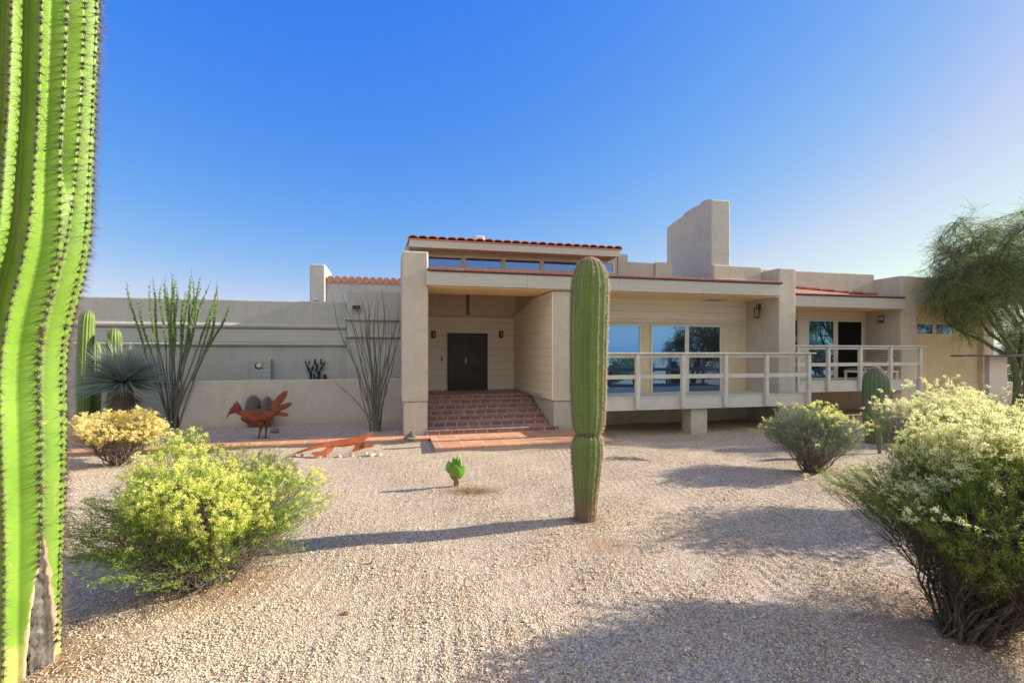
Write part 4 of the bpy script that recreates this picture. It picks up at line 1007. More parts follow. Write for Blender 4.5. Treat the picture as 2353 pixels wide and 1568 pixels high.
    vis = np.clip((dt[:, 2]-low-0.05)/0.35, vmin, 1)
    cnt = r_.poisson(leafn*vis)
    ii = np.repeat(np.arange(len(et)), cnt); n = len(ii)
    s_ = r_.uniform(0, 0.17, n)[:, None]
    P = et[ii]-dirn[ii]*s_+r_.normal(size=(n, 3))*0.010
    lf = NP(); leaves(lf, P, norm(dirn[ii]*0.9+rdir(n, r_)*0.8+np.array([0, 0, 0.25])), leafl*r_.uniform(0.6, 1.3, n), leafw*r_.uniform(.7, 1.3, n))
    lf.build('foliage', leafm, root)
    # flower heads
    patch = np.sin(et[:, 0]*4.0+seed)*np.sin(et[:, 1]*3.7+seed*2)+np.sin(et[:, 2]*5+seed+et[:, 0]*2)
    pr = fl_p*np.clip(0.52+0.55*patch, 0.03, 1.1)*np.clip((dt[:, 2]-fmin)/0.4+0.25, 0.05, 1.2)
    ii = np.where(r_.uniform(size=len(et)) < pr)[0]
    ii = np.repeat(ii, r_.integers(max(1, heads-1), heads+2, len(ii))); n = len(ii)
    c_ = et[ii]+r_.normal(size=(n, 3))*0.026+np.array([0, 0, 0.01])
    np_ = 34; cc = np.repeat(c_, np_, 0); d = rdir(len(cc), r_); d[:, 2] = d[:, 2]*0.8+0.35; d = norm(d)
    fr = fl_r*np.repeat(r_.uniform(0.5, 1.0, n)**2*1.5+0.12, np_)*r_.uniform(0.6, 1.3, len(cc))
    fl = NP(); leaves(fl, cc+d*(fr*r_.uniform(0.1, 0.8, len(cc)))[:, None], norm(d+0.8*rdir(len(cc), r_)), fr*0.55, fr*0.32); fl.build('flowers', flowm, root)
    return root
gx, gy = G(468, 1340)
shrub(gx, gy, 'rounded lime green bush with cream flowers beside the huge saguaro', -0.06, 0.05, 0.61, 0.90, 0.90, 0.66, 3000, 120, LF_LIME, FL_CREAM, 0.85, 41, leafn=27, leafl=0.03, leafw=0.005, dmin=0.76, lumps=0.26, low=-0.62, base_r=0.15, fl_r=0.019)
gx, gy = G(272, 1066)
shrub(gx, gy, 'golden orange flowering bush near the tile path on the left', 0.06, 0.0, 0.72, 0.86, 0.8, 0.40, 1500, 60, LF_GOLD, FL_GOLD, 0.8, 42, leafn=14, leafl=0.04, leafw=0.007, fl_r=0.026, low=-0.55, base_r=0.07, fmin=-0.4)
gx, gy = G(2195, 1462)
shrub(gx, gy, 'large pale flowered bush at the right with dark bare lower stems', 0.56, 0.05, 0.98, 1.10, 1.05, 0.66, 5200, 170, LF_GREEN, FL_PALE, 1.0, 43, leafn=30, lumps=0.24, vmin=0.45, low=-0.80, base_r=0.12, fl_r=0.022, spires=170, main_r=0.0105, fmin=0.05, twig=TWIG_DARK, dead=16)
shrub(6.25, 7.2, 'pale flowered bush rising behind the large right bush', 0.15, 0, 1.15, 1.12, 0.95, 0.55, 1600, 70, LF_GREEN, FL_PALE, 1.0, 44, leafn=10, dmin=0.6, low=-0.5, base_r=0.14, fl_r=0.022, spires=130, fmin=-0.2)
gx, gy = G(1868, 1082)
shrub(gx, gy, 'grey green bush with few pale flowers in front of the long deck', 0.0, 0.05, 0.72, 0.82, 0.8, 0.56, 1300, 70, LF_GREY, FL_CREAM, 0.34, 45, leafn=24, leafl=0.04, leafw=0.008, fl_r=0.026, low=-0.6, base_r=0.1, spires=20)
shrub(19.2, 17.6, 'small yellowish bush at the far right edge', 0, 0, 0.55, 0.9, 0.8, 0.62, 500, 30, LF_GREEN, FL_GOLD, 0.6, 46, leafn=14, leafl=0.06, leafw=0.014, fl_r=0.04, group=None)
# ============================================================ TREES
TBARK = mat_plain('tree_bark', (0.075, 0.085, 0.05), (0.15, 0.15, 0.09), 8, 0.85, 0.2, 0, 0.4, 0.01)
PV_LEAF = mat_leaf('paloverde_leaf', [(0.16, 0.23, 0.06), (0.26, 0.34, 0.10), (0.40, 0.44, 0.16)], 0.45, 0.6)
MESQ_LEAF = mat_leaf('mesquite_leaf', [(0.05, 0.10, 0.03), (0.09, 0.15, 0.04), (0.16, 0.20, 0.06)], 0.35, 0.6)
def tree(name, x, y, label, trunks, leafm, seed, nspray=5200, lean=(0, 0, 0), spread=1.0, droop=0.25, leafl=0.10, leafw=0.008, per=12, group=None, levels=4, z0=0.0, cat='tree', slen=1.0, hull=None):
    r_ = np.random.default_rng(seed)
    root = empty(name, (x, y, z0), 0, label, cat, group)
    paths = []; tips = []
    def inside(q):      # a crown kept to its measured outline, a little ragged
        return hull is None or np.sum(((q-np.array(hull[:3]))/np.array(hull[3:]))**2) < r_.uniform(0.75, 1.15)
    def walk(p, d, L, lev):
        k = 8; pts = [p]; dd = d
        for i in range(k-1):
            dd = dd+r_.normal(size=3)*0.14+np.array([0, 0, 0.05 if lev < 2 else -0.02*lev]); dd = dd/np.linalg.norm(dd)
            pts.append(pts[-1]+dd*L/(k-1))
        return pts, dd
    def grow(p, d, L, r, lev):
        k = 8; pts, dd = walk(p, d, L, lev)
        for tr in range(8):          # a limb that would leave the crown turns back towards it
            if lev < 1 or inside(pts[-1]): break
            nd = d*(0.8-0.09*tr)+(np.array(hull[:3])-p)/np.linalg.norm(np.array(hull[:3])-p)*0.18*(tr+1)+r_.normal(size=3)*0.25
            pts, dd = walk(p, nd/np.linalg.norm(nd), L*(0.95-0.05*tr), lev)
        else: return
        paths.append((np.array(pts), np.linspace(r, r*0.55, k), lev))
        if lev >= levels:
            tips.append(np.array(pts)); return
        nchild = 3 if lev < 2 else 4
        for c in range(nchild):
            i = k-1 if c == 0 else r_.integers(k//2, k)
            nd = dd+r_.normal(size=3)*(0.55 if lev < 3 else 0.75)*spread+np.array(lean)*0.35
            nd[2] = nd[2]*0.75+0.12 if lev < 2 else nd[2]*0.8
            grow(pts[i], nd/np.linalg.norm(nd), L*r_.uniform(0.62, 0.85), r*0.55, lev+1)
    for (d, L, r) in trunks: grow(np.array([r_.normal()*0.05, r_.normal()*0.05, -0.1]), np.array(d, float)/np.linalg.norm(d), L, r, 0)
    nb = NP()
    tubes(nb, np.array([p for p, _, l in paths if l < 3]), np.array([q for _, q, l in paths if l < 3]), 8); nb.build('trunk', TBARK, root, True)
    nb = NP()
    tubes(nb, np.array([p for p, _, l in paths if l >= 3]), np.maximum(np.array([q for _, q, l in paths if l >= 3]), 0.004), 4)
    T = np.array(tips); n = nspray
    ti = r_.integers(0, len(T), n); f = r_.uniform(0, 7, n); a = np.floor(f).astype(int); fr = (f-a)[:, None]
    P = T[ti, a]*(1-fr)+T[ti, np.minimum(a+1, 7)]*fr
    dt = norm(T[ti, 7]-T[ti, 0]); d = norm(dt+rdir(n, r_)*0.9)
    L = r_.uniform(0.22, 0.62, n)*slen
    k = 6; t = np.linspace(0, 1, k)[None, :, None]
    tw = P[:, None]+d[:, None]*L[:, None, None]*t; tw[..., 2] -= droop*L[:, None]*t[..., 0]**2
    tubes(nb, tw, np.broadcast_to(np.linspace(0.004, 0.0018, k), (n, k)), 3)
    nb.build('branches', TBARK, root, True)
    s = r_.uniform(0.15, 1, (n, per)); fi = s*(k-1); a = np.minimum(np.floor(fi).astype(int), k-2); fr = (fi-a)[..., None]
    LP = tw[np.arange(n)[:, None], a]*(1-fr)+tw[np.arange(n)[:, None], a+1]*fr
    LP = LP.reshape(-1, 3); dd = norm(np.repeat(d, per, 0)*0.7+rdir(len(LP), r_)*0.9)
    lf = NP(); leaves(lf, LP, dd, leafl*r_.uniform(0.6, 1.3, len(LP)), leafw); lf.build('crown', leafm, root)
    return root
Yt = 17.3
tree('palo_verde_tree', (2335-CX)/F*Yt, Yt, 'wispy green palo verde tree overhanging the right end of the house', [((-0.24, -0.10, 1), 3.0, 0.13), ((0.14, 0.05, 1), 3.3, 0.12), ((-0.02, -0.28, 1), 3.1, 0.10), ((0.5, -0.2, 1), 3.2, 0.11)], PV_LEAF, 57, nspray=15500, spread=1.0, leafl=0.085, leafw=0.009, slen=1.25, droop=0.16, hull=(1.4, -0.1, 5.0, 4.1, 3.2, 3.05))
# trees standing out of frame whose shade and reflections the photograph shows
def far_tree(x, y, seed, label, s=1.0, ns=2600):
    tree('mesquite_tree', x, y, label, [((-0.3, 0.1, 1), 2.0*s, 0.12), ((0.25, -0.15, 1), 2.1*s, 0.12), ((0.05, 0.3, 1), 1.9*s, 0.1)], MESQ_LEAF, seed, nspray=ns, leafl=0.16, leafw=0.03, per=9, group='trees outside the view')
far_tree(20.3, 3.4, 61, 'dense mesquite beyond the right edge reflected in the glass doors', 0.95)
far_tree(31.5, 8.2, 62, 'leaning mesquite far beyond the right edge reflected in the small deck', 0.95, 800)
for i, (x, y, s) in enumerate(((17.5, -1.5, 0.8), (22, -4.5, 1.1), (15.5, 0.2, 0.6), (28, -2, 1.3), (25, -9, 1.2), (32, 3, 1.3))):
    shrub(x, y, 'scrub bush on the far side of the drive reflected in the long deck windows', 0, 0, 0.8*s, 1.6*s, 1.4*s, 0.8*s, 420, 24, LF_GREY, FL_GOLD, 0.05, 170+i, leafn=16, leafl=0.13, leafw=0.045, fl_r=0.04, group='scrub bushes outside the view', name='desert_scrub', low=-0.7)
# dark tree and scrub at the right beyond the house
far = tree('mesquite_tree', 26.5, 25.5, 'dark bushy tree in the distance beyond the right end of the house', [((-0.35, -0.1, 1), 1.7, 0.14), ((0.4, 0.0, 1), 1.8, 0.14), ((0.0, 0.3, 1), 1.5, 0.1)], MESQ_LEAF, 64, nspray=2600, leafl=0.16, leafw=0.03, per=9)
for i, (x, y, s, lab) in enumerate(((30.5, 29.0, 1.0, 'dark scrub bush beside the far tree at the right edge'), (34.0, 31.0, 1.2, 'pale scrub bush farthest right behind the low grey wall'))):
    shrub(x, y, lab, 0, 0, 0.9*s, 1.7*s, 1.4*s, 0.9*s, 700, 30, LF_GREEN if i else LF_GREY, FL_GOLD, 0.1, 70+i, leafn=18, leafl=0.12, leafw=0.04, fl_r=0.04, group=None, name='desert_scrub', low=-0.7)
b = B().box(-3, 5, -0.12, 0.12, -0.2, 0.95)
gw = empty('garden_wall', (24.5, 22.0, 0), R(8), 'low grey garden wall at the far right behind the post', 'wall'); b.build('wall_body', STUC_GREY, gw, 0.03)

# ============================================================ POST WITH CURVED SLAB TOP
Yp = 13.6
pz = H+(HY-812.5)*Yp/F
px = (2287-CX)/F*Yp
po = empty('stucco_post', (px, Yp, 0), R(-22), 'square stucco post carrying a thin wavy slab at the right edge', 'post')
B().box(-0.19, 0.19, -0.14, 0.14, -0.2, pz-0.06).build('post_body', mat_paintwood('weathered_post', (0.52, 0.44, 0.36), (0.60, 0.52, 0.43), (4, 4, 2)), po, 0.012)
xs = np.linspace(-0.85, 1.15, 14); top = [-0.02*math.cos((x-0.2)*3.2)+0.015*x+pz-0.02-(0.02 if x < -0.4 else 0) for x in xs]
poly = [(x, z) for x, z in zip(xs, top)]+[(x, z-0.045) for x, z in zip(xs[::-1], top[::-1])]
B().prism(poly, -0.4, 0.4, 'y').build('slab_top', mat_plain('dark_slab', (0.08, 0.06, 0.05), (0.16, 0.12, 0.10), 10, 0.6, 0.3), po, 0.006)

# ============================================================ RUSTY BIRD
RUST = M_('rusty_steel'); f1 = RUST.noise(4, 6, 0.7); f2 = RUST.noise(16, 4, 0.6)
c = RUST.mix(RUST.ramp(f1, [(0.35, 0), (0.65, 1)]), (0.095, 0.027, 0.018), (0.27, 0.072, 0.030)); c = RUST.mix(RUST.math('MULTIPLY', RUST.ramp(f2, [(0.5, 0), (0.75, 1)]), 0.45), c, (0.10, 0.03, 0.018))
RUST.base(c); RUST.rough(0.75, 0.3); RUST.bump(f2, 0.25, 0.006); RUST = RUST.m
RUSTO = M_('orange_rust_sheet'); f1 = RUSTO.noise(7, 5, 0.7); f2 = RUSTO.noise(5, 4, 0.7)
c = RUSTO.mix(RUSTO.ramp(f1, [(0.35, 0), (0.65, 1)]), (0.42, 0.095, 0.028), (0.52, 0.15, 0.04)); c = RUSTO.mix(RUSTO.ramp(f2, [(0.62, 0), (0.66, 1)]), c, (0.09, 0.04, 0.03))
RUSTO.base(c); RUSTO.rough(0.7, 0.3); RUSTO.bump(f1, 0.2, 0.004); RUSTO = RUSTO.m
Yr = 12.75
S = 0.243/F*Yr                                # metres per unit of the measured drawing
def rp(x, y): return ((367.6+.243*x-CX)/F*Yr, H+(HY-(817+.243*y))*Yr/F)
rx0, rz0 = rp(965, 742)
bird = empty('bird_sculpture', (rx0, Yr, gzf(rx0, Yr)), R(4), 'rust red steel roadrunner sculpture standing by the low wall', 'sculpture')
zoff = gzf(rx0, Yr)
def rl(x, y): a, b_ = rp(x, y); return a-rx0, b_-rz0+0.03
def oring(c, rx_, rz_, n_=12, ax=(1, 0)):
    """ring in the plane normal to ax (in xz), half thickness rx_ in y and rz_ across"""
    nx, nz = -ax[1], ax[0]
    return [(c[0]+nx*math.cos(2*math.pi*k/n_)*rz_, math.sin(2*math.pi*k/n_)*rx_, c[1]+nz*math.cos(2*math.pi*k/n_)*rz_) for k in range(n_)]
def spine_loft(pts, halfs, thick):
    P = [rl(*p) for p in pts]; rings = []
    for i, p in enumerate(P):
        a = P[max(i-1, 0)]; b_ = P[min(i+1, len(P)-1)]; d = (b_[0]-a[0], b_[1]-a[1]); L = math.hypot(*d); d = (d[0]/L, d[1]/L)
        rings.append(oring(p, thick[i], halfs[i]*S, 14, d))
    return B().loft(rings)
spine_loft([(745, 490), (780, 498), (820, 520), (870, 530), (930, 535), (990, 525), (1040, 515), (1075, 505)], [22, 28, 48, 66, 68, 56, 38, 22], [0.05, 0.07, 0.13, 0.17, 0.18, 0.15, 0.09, 0.05]).build('body', RUST, bird, 0, smooth=True)
spine_loft([(668, 500), (690, 478), (715, 462), (740, 468), (765, 488)], [12, 28, 38, 32, 24], [0.03, 0.06, 0.075, 0.065, 0.05]).build('head', RUST, bird, 0, smooth=True)
spine_loft([(676, 488), (660, 508), (646, 530), (638, 556)], [15, 10, 7, 1.5], [0.035, 0.025, 0.018, 0.005]).build('beak', mat_plain('ochre_rust', (0.33, 0.15, 0.05), (0.26, 0.10, 0.035), 20, 0.7, 0.3), bird, 0, smooth=True)
cr = [(700, 450), (708, 405), (718, 415), (733, 383), (740, 402), (750, 398), (756, 420), (770, 425), (768, 440), (786, 462), (770, 470), (740, 470)]
b = B(); b.prism([rl(*p) for p in cr], -0.012, 0.012, 'y'); b.build('crest', RUST, bird, 0)
for sgn in (-1, 1):
    wg = [(835, 500), (870, 478), (920, 472), (970, 485), (1010, 510), (1035, 545), (1020, 558), (1012, 545), (1000, 565), (985, 548), (972, 566), (955, 552), (940, 566), (920, 555), (890, 560), (855, 545)]
    b = B(); b.prism([rl(*p) for p in wg], sgn*0.165, sgn*0.19, 'y'); b.build('wing', RUST, bird, 0.006)
def feather(pts, hs, y0):
    o = spine_loft(pts, hs, [0.012]*len(pts)); o.v = [(x, y+y0, z) for x, y, z in o.v]; return o.build('tail_feather', RUST, bird, 0, smooth=True)
feather([(1030, 505), (1075, 440), (1130, 370), (1175, 318), (1197, 294)], [22, 34, 36, 27, 4], 0.0)
feather([(1035, 505), (1100, 470), (1170, 440), (1220, 420), (1244, 412)], [14, 26, 26, 20, 4], -0.03)
feather([(1050, 512), (1110, 510), (1160, 517), (1192, 523), (1202, 524)], [12, 20, 20, 15, 3], 0.03)
rf_ = B()
for i in range(16):
    x0, y0 = 775+i*17, 535+62*math.sin(math.pi*(i+1)/17); a_ = rl(x0, y0); b_ = rl(x0+9, y0+24); c_ = rl(x0+18, y0+4)
    rf_.prism([a_, b_, c_], -0.05, 0.05, 'y')
for i in range(8):
    x0 = 1010+i*9; y0 = 575-i*10; rf_.prism([rl(x0, y0), rl(x0+22, y0+8), rl(x0+6, y0-18)], -0.04, 0.04, 'y')
rf_.build('feather_fringe', RUST, bird, 0)
for (pt, yy) in (([(965, 570), (960, 605), (963, 640), (950, 690), (940, 738)], -0.06), ([(995, 570), (1000, 600), (998, 640), (990, 690), (988, 738)], 0.06)):
    pts = [(rl(*p)[0], yy, rl(*p)[1]) for p in pt]
    lg = B().tube(pts, [0.085, 0.075, 0.035, 0.018, 0.018], 10)
    e = pts[-1]
    for dx, dy in ((-0.10, 0.02), (-0.08, -0.06), (-0.07, 0.08), (0.06, 0)): lg.tube([e, (e[0]+dx, e[1]+dy, e[2]-0.005)], [0.014, 0.006], 6)
    lg.build('leg', RUST, bird, 0, smooth=True)
eye = rl(716, 452)
b = B()
for sgn in (-1, 1): b.tube([(eye[0], sgn*0.070, eye[1]), (eye[0], sgn*0.082, eye[1])], 0.016, 12)
b.build('eye', DARKMETAL, bird, 0)
B().prism([(-0.33+0.0, -0.14), (0.30, -0.16), (0.36, 0.10), (-0.2, 0.16), (-0.36, 0.05)], 0.005, 0.017, 'z').build('base_plate', RUST, bird, 0.002)

# ============================================================ LIZARD SHEET
Yl = 11.0
def lp(x, y): return ((367.6+.243*x-CX)/F*Yl, H+(HY-(817+.243*y))*Yl/F)
lx0, lz0 = lp(1600, 930)
liz = empty('lizard_sculpture', (lx0, Yl, 0.0), R(3), 'flat orange rusty steel lizard propped among pale rocks', 'sculpture')
out = [(1215, 940), (1300, 905), (1400, 870), (1480, 842), (1560, 822), (1660, 812), (1760, 802), (1840, 790), (1900, 776), (1925, 752), (1965, 744), (1982, 758), (1975, 778), (1945, 790), (1915, 808), (1900, 832), (1945, 850), (1990, 848), (2012, 858), (1985, 872), (1930, 880), (1860, 902), (1800, 912), (1812, 888), (1822, 850), (1780, 862), (1700, 872), (1630, 868), (1612, 905), (1570, 938), (1500, 942), (1430, 925), (1440, 908), (1500, 905), (1540, 895), (1560, 870), (1500, 872), (1420, 890), (1330, 918)]
P_ = [lp(*p) for p in out]
tl = R(52)
v = []
for (x, z) in P_:
    h_ = (z-lz0); v.append((x-lx0, h_*math.cos(tl)*1.4+0.03*math.sin((x-lx0)*5), h_*1.0+0.05))
n = len(v); th = 0.008
v2 = [(x, y+th, z+th*0.4) for x, y, z in v]
b = B(); b.add(v+v2, [tuple(range(n))[::-1], tuple(range(n, 2*n))]+[(i, (i+1) % n, n+(i+1) % n, n+i) for i in range(n)])
b.build('lizard_sheet', RUSTO, liz, 0)
# ============================================================ ROCKS
ROCKM = mat_plain('pale_rock', (0.42, 0.36, 0.31), (0.60, 0.54, 0.48), 7, 0.9, 0.2, 0, 0.6, 0.02)
ROCKD = mat_plain('dark_rock', (0.14, 0.115, 0.11), (0.22, 0.18, 0.17), 9, 0.9, 0.2, 0, 0.6, 0.02)
ROCKR = mat_plain('brown_rock', (0.22, 0.14, 0.11), (0.30, 0.20, 0.16), 7, 0.9, 0.2, 0, 0.6, 0.02)
import bmesh
def rock(x, y, sx, sy, sz, mat, label, seed, group=None, z=None):
    r_ = np.random.default_rng(seed)
    bm = bmesh.new(); bmesh.ops.create_icosphere(bm, subdivisions=3, radius=1)
    ph = r_.uniform(0, 6, 9); cuts = norm(r_.normal(size=(7, 3)))
    for vv in bm.verts:
        p = np.array(vv.co); k = 1+0.16*math.sin(2.1*p[0]+ph[0])*math.sin(2.7*p[1]+ph[1])+0.12*math.sin(3.7*p[2]+ph[2]+p[0]*2)+0.05*math.sin(7*p[0]+ph[3])*math.sin(8*p[2]+ph[4])
        p = p*k
        for c in cuts:
            d = float(p@c)-0.72
            if d > 0: p = p-c*d*0.85
        vv.co = (p[0]*sx, p[1]*sy, p[2]*sz)
    me = bpy.data.meshes.new('rock'); bm.to_mesh(me); bm.free()
    o = link('rock', me, mat, None, False); o.location = (x, y, (gzf(x, y) if z is None else z)+sz*0.45); o.rotation_euler = (0, 0, r_.uniform(0, 6))
    return tag(o, label, 'rock', group)
for i, (x, y, w, h, lab) in enumerate(((1325, 876, 26, 24, 'pale boxy rock propped above the lizard tail'), (1258, 888, 40, 20, 'low pale rock at the thin end of the lizard tail'), (1478, 872, 58, 30, 'large whitish rock under the lizard back leg'), (1545, 905, 26, 15, 'small dark edged rock below the lizard back leg'), (1800, 880, 38, 36, 'rock under the lizard belly by its front leg'), (1690, 905, 50, 18, 'flat rock in the shade of the lizard belly'), (1935, 838, 34, 28, 'pale rock just under the lizard head'), (1995, 848, 60, 22, 'broad beige rock in front of the lizard head'), (2070, 878, 50, 16, 'flat beige rock farthest right beyond the lizard'))):
    X_, Z_ = lp(x, y); rock(X_, Yl+0.10-0.02*(i % 3), w/2*S*1.15, w/2*S*0.95, h*S*0.85, ROCKM, lab, 80+i, 'rocks around the lizard sculpture')
Xr, Yr_ = G(629.5, 996)
rock(Xr+0.08, Yr_-0.1, 0.13, 0.12, 0.11, ROCKD, 'round dark rock beside the feet of the bird sculpture', 95)
rock(-2.55, 12.55, 0.17, 0.13, 0.085, ROCKD, 'dark brown stone on the paving at the foot of the left entrance pier', 96, z=0.13)
rock(-2.5, 12.5, 0.09, 0.08, 0.075, ROCKD, 'rounded dark stone lying on top of the larger brown stone', 97, z=0.22)
xa, ya = G(795, 1410); rock(xa, ya, 0.035, 0.03, 0.025, ROCKR, 'lone brown stone in the gravel right of the lime green bush', 98)
xa, ya = G(855, 1296); rock(xa, ya, 0.025, 0.022, 0.02, ROCKR, 'small reddish stone beside the long cactus shadow', 99)
# dry twig tangle and hose lines lying by the deck
tw = empty('dry_twigs', (*G(1430, 1054), 0.01), 0, 'tangle of dark dry twigs on the shaded gravel right of the tall saguaro', 'twigs')
nb = NP(); n = 14; a = rng.normal(size=n)*0.35; k = np.linspace(-0.5, 0.5, 7)[None, :, None]
d = np.stack([np.cos(a), np.sin(a)*0.6, 0*a], -1)[:, None]
p = rng.normal(size=(n, 1, 3))*np.array([0.10, 0.06, 0.004])+d*k*rng.uniform(0.4, 0.9, (n, 1, 1)); p += rng.normal(size=p.shape)*np.array([0.01, 0.012, 0.006]); p[..., 2] = np.abs(p[..., 2])+0.01
tubes(nb, p, np.full((n, 7), 0.005), 4); nb.build('twig', TWIG, tw)
# dry grass heap by the small prickly pear
gx, gy = G(1085, 1128)
dg = empty('dry_grass', (gx, gy, gzf(gx, gy)), 0, 'flattened heap of brown dry grass beside the small prickly pear', 'dry grass')
nb = NP(); n = 1500; P = rng.normal(size=(n, 3))*np.array([0.22, 0.13, 0.0]); P[:, 2] = np.abs(rng.normal(size=n))*0.018+0.004; d = rdir(n); d[:, 2] = np.abs(d[:, 2])*0.3
leaves(nb, P, d, rng.uniform(0.03, 0.11, n), 0.005); nb.build('dry_blades', mat_leaf('dry_grass_blade', [(0.30, 0.19, 0.10), (0.45, 0.32, 0.18), (0.24, 0.13, 0.07)], 0.2), dg)

# ============================================================ GROUND
def gravel_color(m, vec=None):
    vo = m.n.new('ShaderNodeTexVoronoi'); vo.inputs['Scale'].default_value = 62; vo.inputs['Randomness'].default_value = 1
    m.l.new(m.co(), vo.inputs['Vector'])
    s = m.n.new('ShaderNodeSeparateColor'); m.l.new(vo.outputs['Color'], s.inputs[0])
    c = m.ramp(s.outputs[0], PEB)
    return c, vo
PEB = [(0.0, (0.20, 0.145, 0.11)), (0.14, (0.34, 0.24, 0.165)), (0.32, (0.47, 0.355, 0.245)), (0.55, (0.58, 0.455, 0.32)), (0.75, (0.65, 0.535, 0.39)), (0.90, (0.73, 0.64, 0.50)), (1.0, (0.42, 0.385, 0.35))]
m = M_('gravel'); c, vo = gravel_color(m)
v2 = m.n.new('ShaderNodeTexVoronoi'); v2.inputs['Scale'].default_value = 28; m.l.new(m.co(), v2.inputs['Vector'])
s2 = m.n.new('ShaderNodeSeparateColor'); m.l.new(v2.outputs['Color'], s2.inputs[0])
c = m.mix(m.ramp(s2.outputs[1], [(0.78, 0.0), (0.8, 0.7)]), c, m.ramp(s2.outputs[0], PEB))
d1 = m.ramp(m.noise(0.55, 5, 0.65), [(0.42, 0.0), (0.68, 1.0)])
c = m.mix(m.math('MULTIPLY', d1, 0.5), c, (0.50, 0.36, 0.25))
edge = m.ramp(vo.outputs['Distance'], [(0.35, 0.0), (0.75, 1.0)])
c = m.mix(m.math('MULTIPLY', edge, 0.45), c, (0.17, 0.11, 0.085))
# disturbed darker earth patches
d2 = m.ramp(m.noise(1.4, 4, 0.6, m.mapping((1, 1.8, 1), (0, 0, 0.3))), [(0.62, 0.0), (0.75, 1.0)])
c = m.mix(m.math('MULTIPLY', d2, 0.45), c, (0.32, 0.21, 0.13))
SOIL = [(1.1, 5.95, 0.42), (0.99, 6.75, 0.40), (-3.5, 3.6, 0.85), (-2.9, 4.9, 0.75), (3.6, 4.15, 0.9)]
for (sx_, sy_, sr_) in SOIL:      # dug and trampled earth at the foot of plants
    vd = m.n.new('ShaderNodeVectorMath'); vd.operation = 'DISTANCE'; m.l.new(m.co(), vd.inputs[0]); vd.inputs[1].default_value = (sx_, sy_, 0)
    e_ = m.math('ADD', m.math('DIVIDE', vd.outputs['Value'], sr_), m.math('MULTIPLY', m.math('SUBTRACT', m.noise(5, 5, 0.7), 0.5), 1.1))
    c = m.mix(m.ramp(e_, [(0.45, 0.75), (1.0, 0.0)]), c, (0.33, 0.215, 0.135))
m.base(c); m.rough(0.95, 0.1)
rake = m.n.new('ShaderNodeTexWave'); rake.inputs['Scale'].default_value = 1.6; rake.inputs['Distortion'].default_value = 7.5; rake.inputs['Detail'].default_value = 3; rake.inputs['Detail Scale'].default_value = 0.6
m.l.new(m.mapping((1.6, 0.25, 1), (0, 0, R(-8))), rake.inputs['Vector'])
peb = m.math('SUBTRACT', 1.0, vo.outputs['Distance'])
h = m.math('ADD', m.math('MULTIPLY', peb, 1.0), m.math('MULTIPLY', m.math('MULTIPLY', rake.outputs['Fac'], m.ramp(m.noise(0.5, 3, 0.6), [(0.40, 0.0), (0.62, 1.0)])), 0.55))
h = m.math('ADD', h, m.math('MULTIPLY', m.math('SUBTRACT', 1.0, v2.outputs['Distance']), 0.8)); h = m.math('ADD', h, m.math('MULTIPLY', m.noise(4, 4, 0.6), 1.0))
m.bump(h, 0.55, 0.016)
GRAVEL = m.m
n = 260
u = np.linspace(-1, 1, n); ax = np.sinh(u*5.2)/np.sinh(5.2)*900
gxx = ax[None, :]+0.0; gyy = ax[:, None]+6.0
X = np.broadcast_to(gxx, (n, n)); Y = np.broadcast_to(gyy, (n, n)); Z = gz(X, Y)*np.exp(-(np.hypot(X, Y-8)/40)**2)
i = (np.arange(n-1)[:, None]*n+np.arange(n-1)[None, :]); Q = np.stack([i, i+1, i+n+1, i+n], -1).reshape(-1, 4)
me = mesh_np('gravel_ground', np.stack([X, Y, Z], -1).reshape(-1, 3), Q)
g = link('gravel_ground', me, GRAVEL, None, True); tag(g, kind='structure')
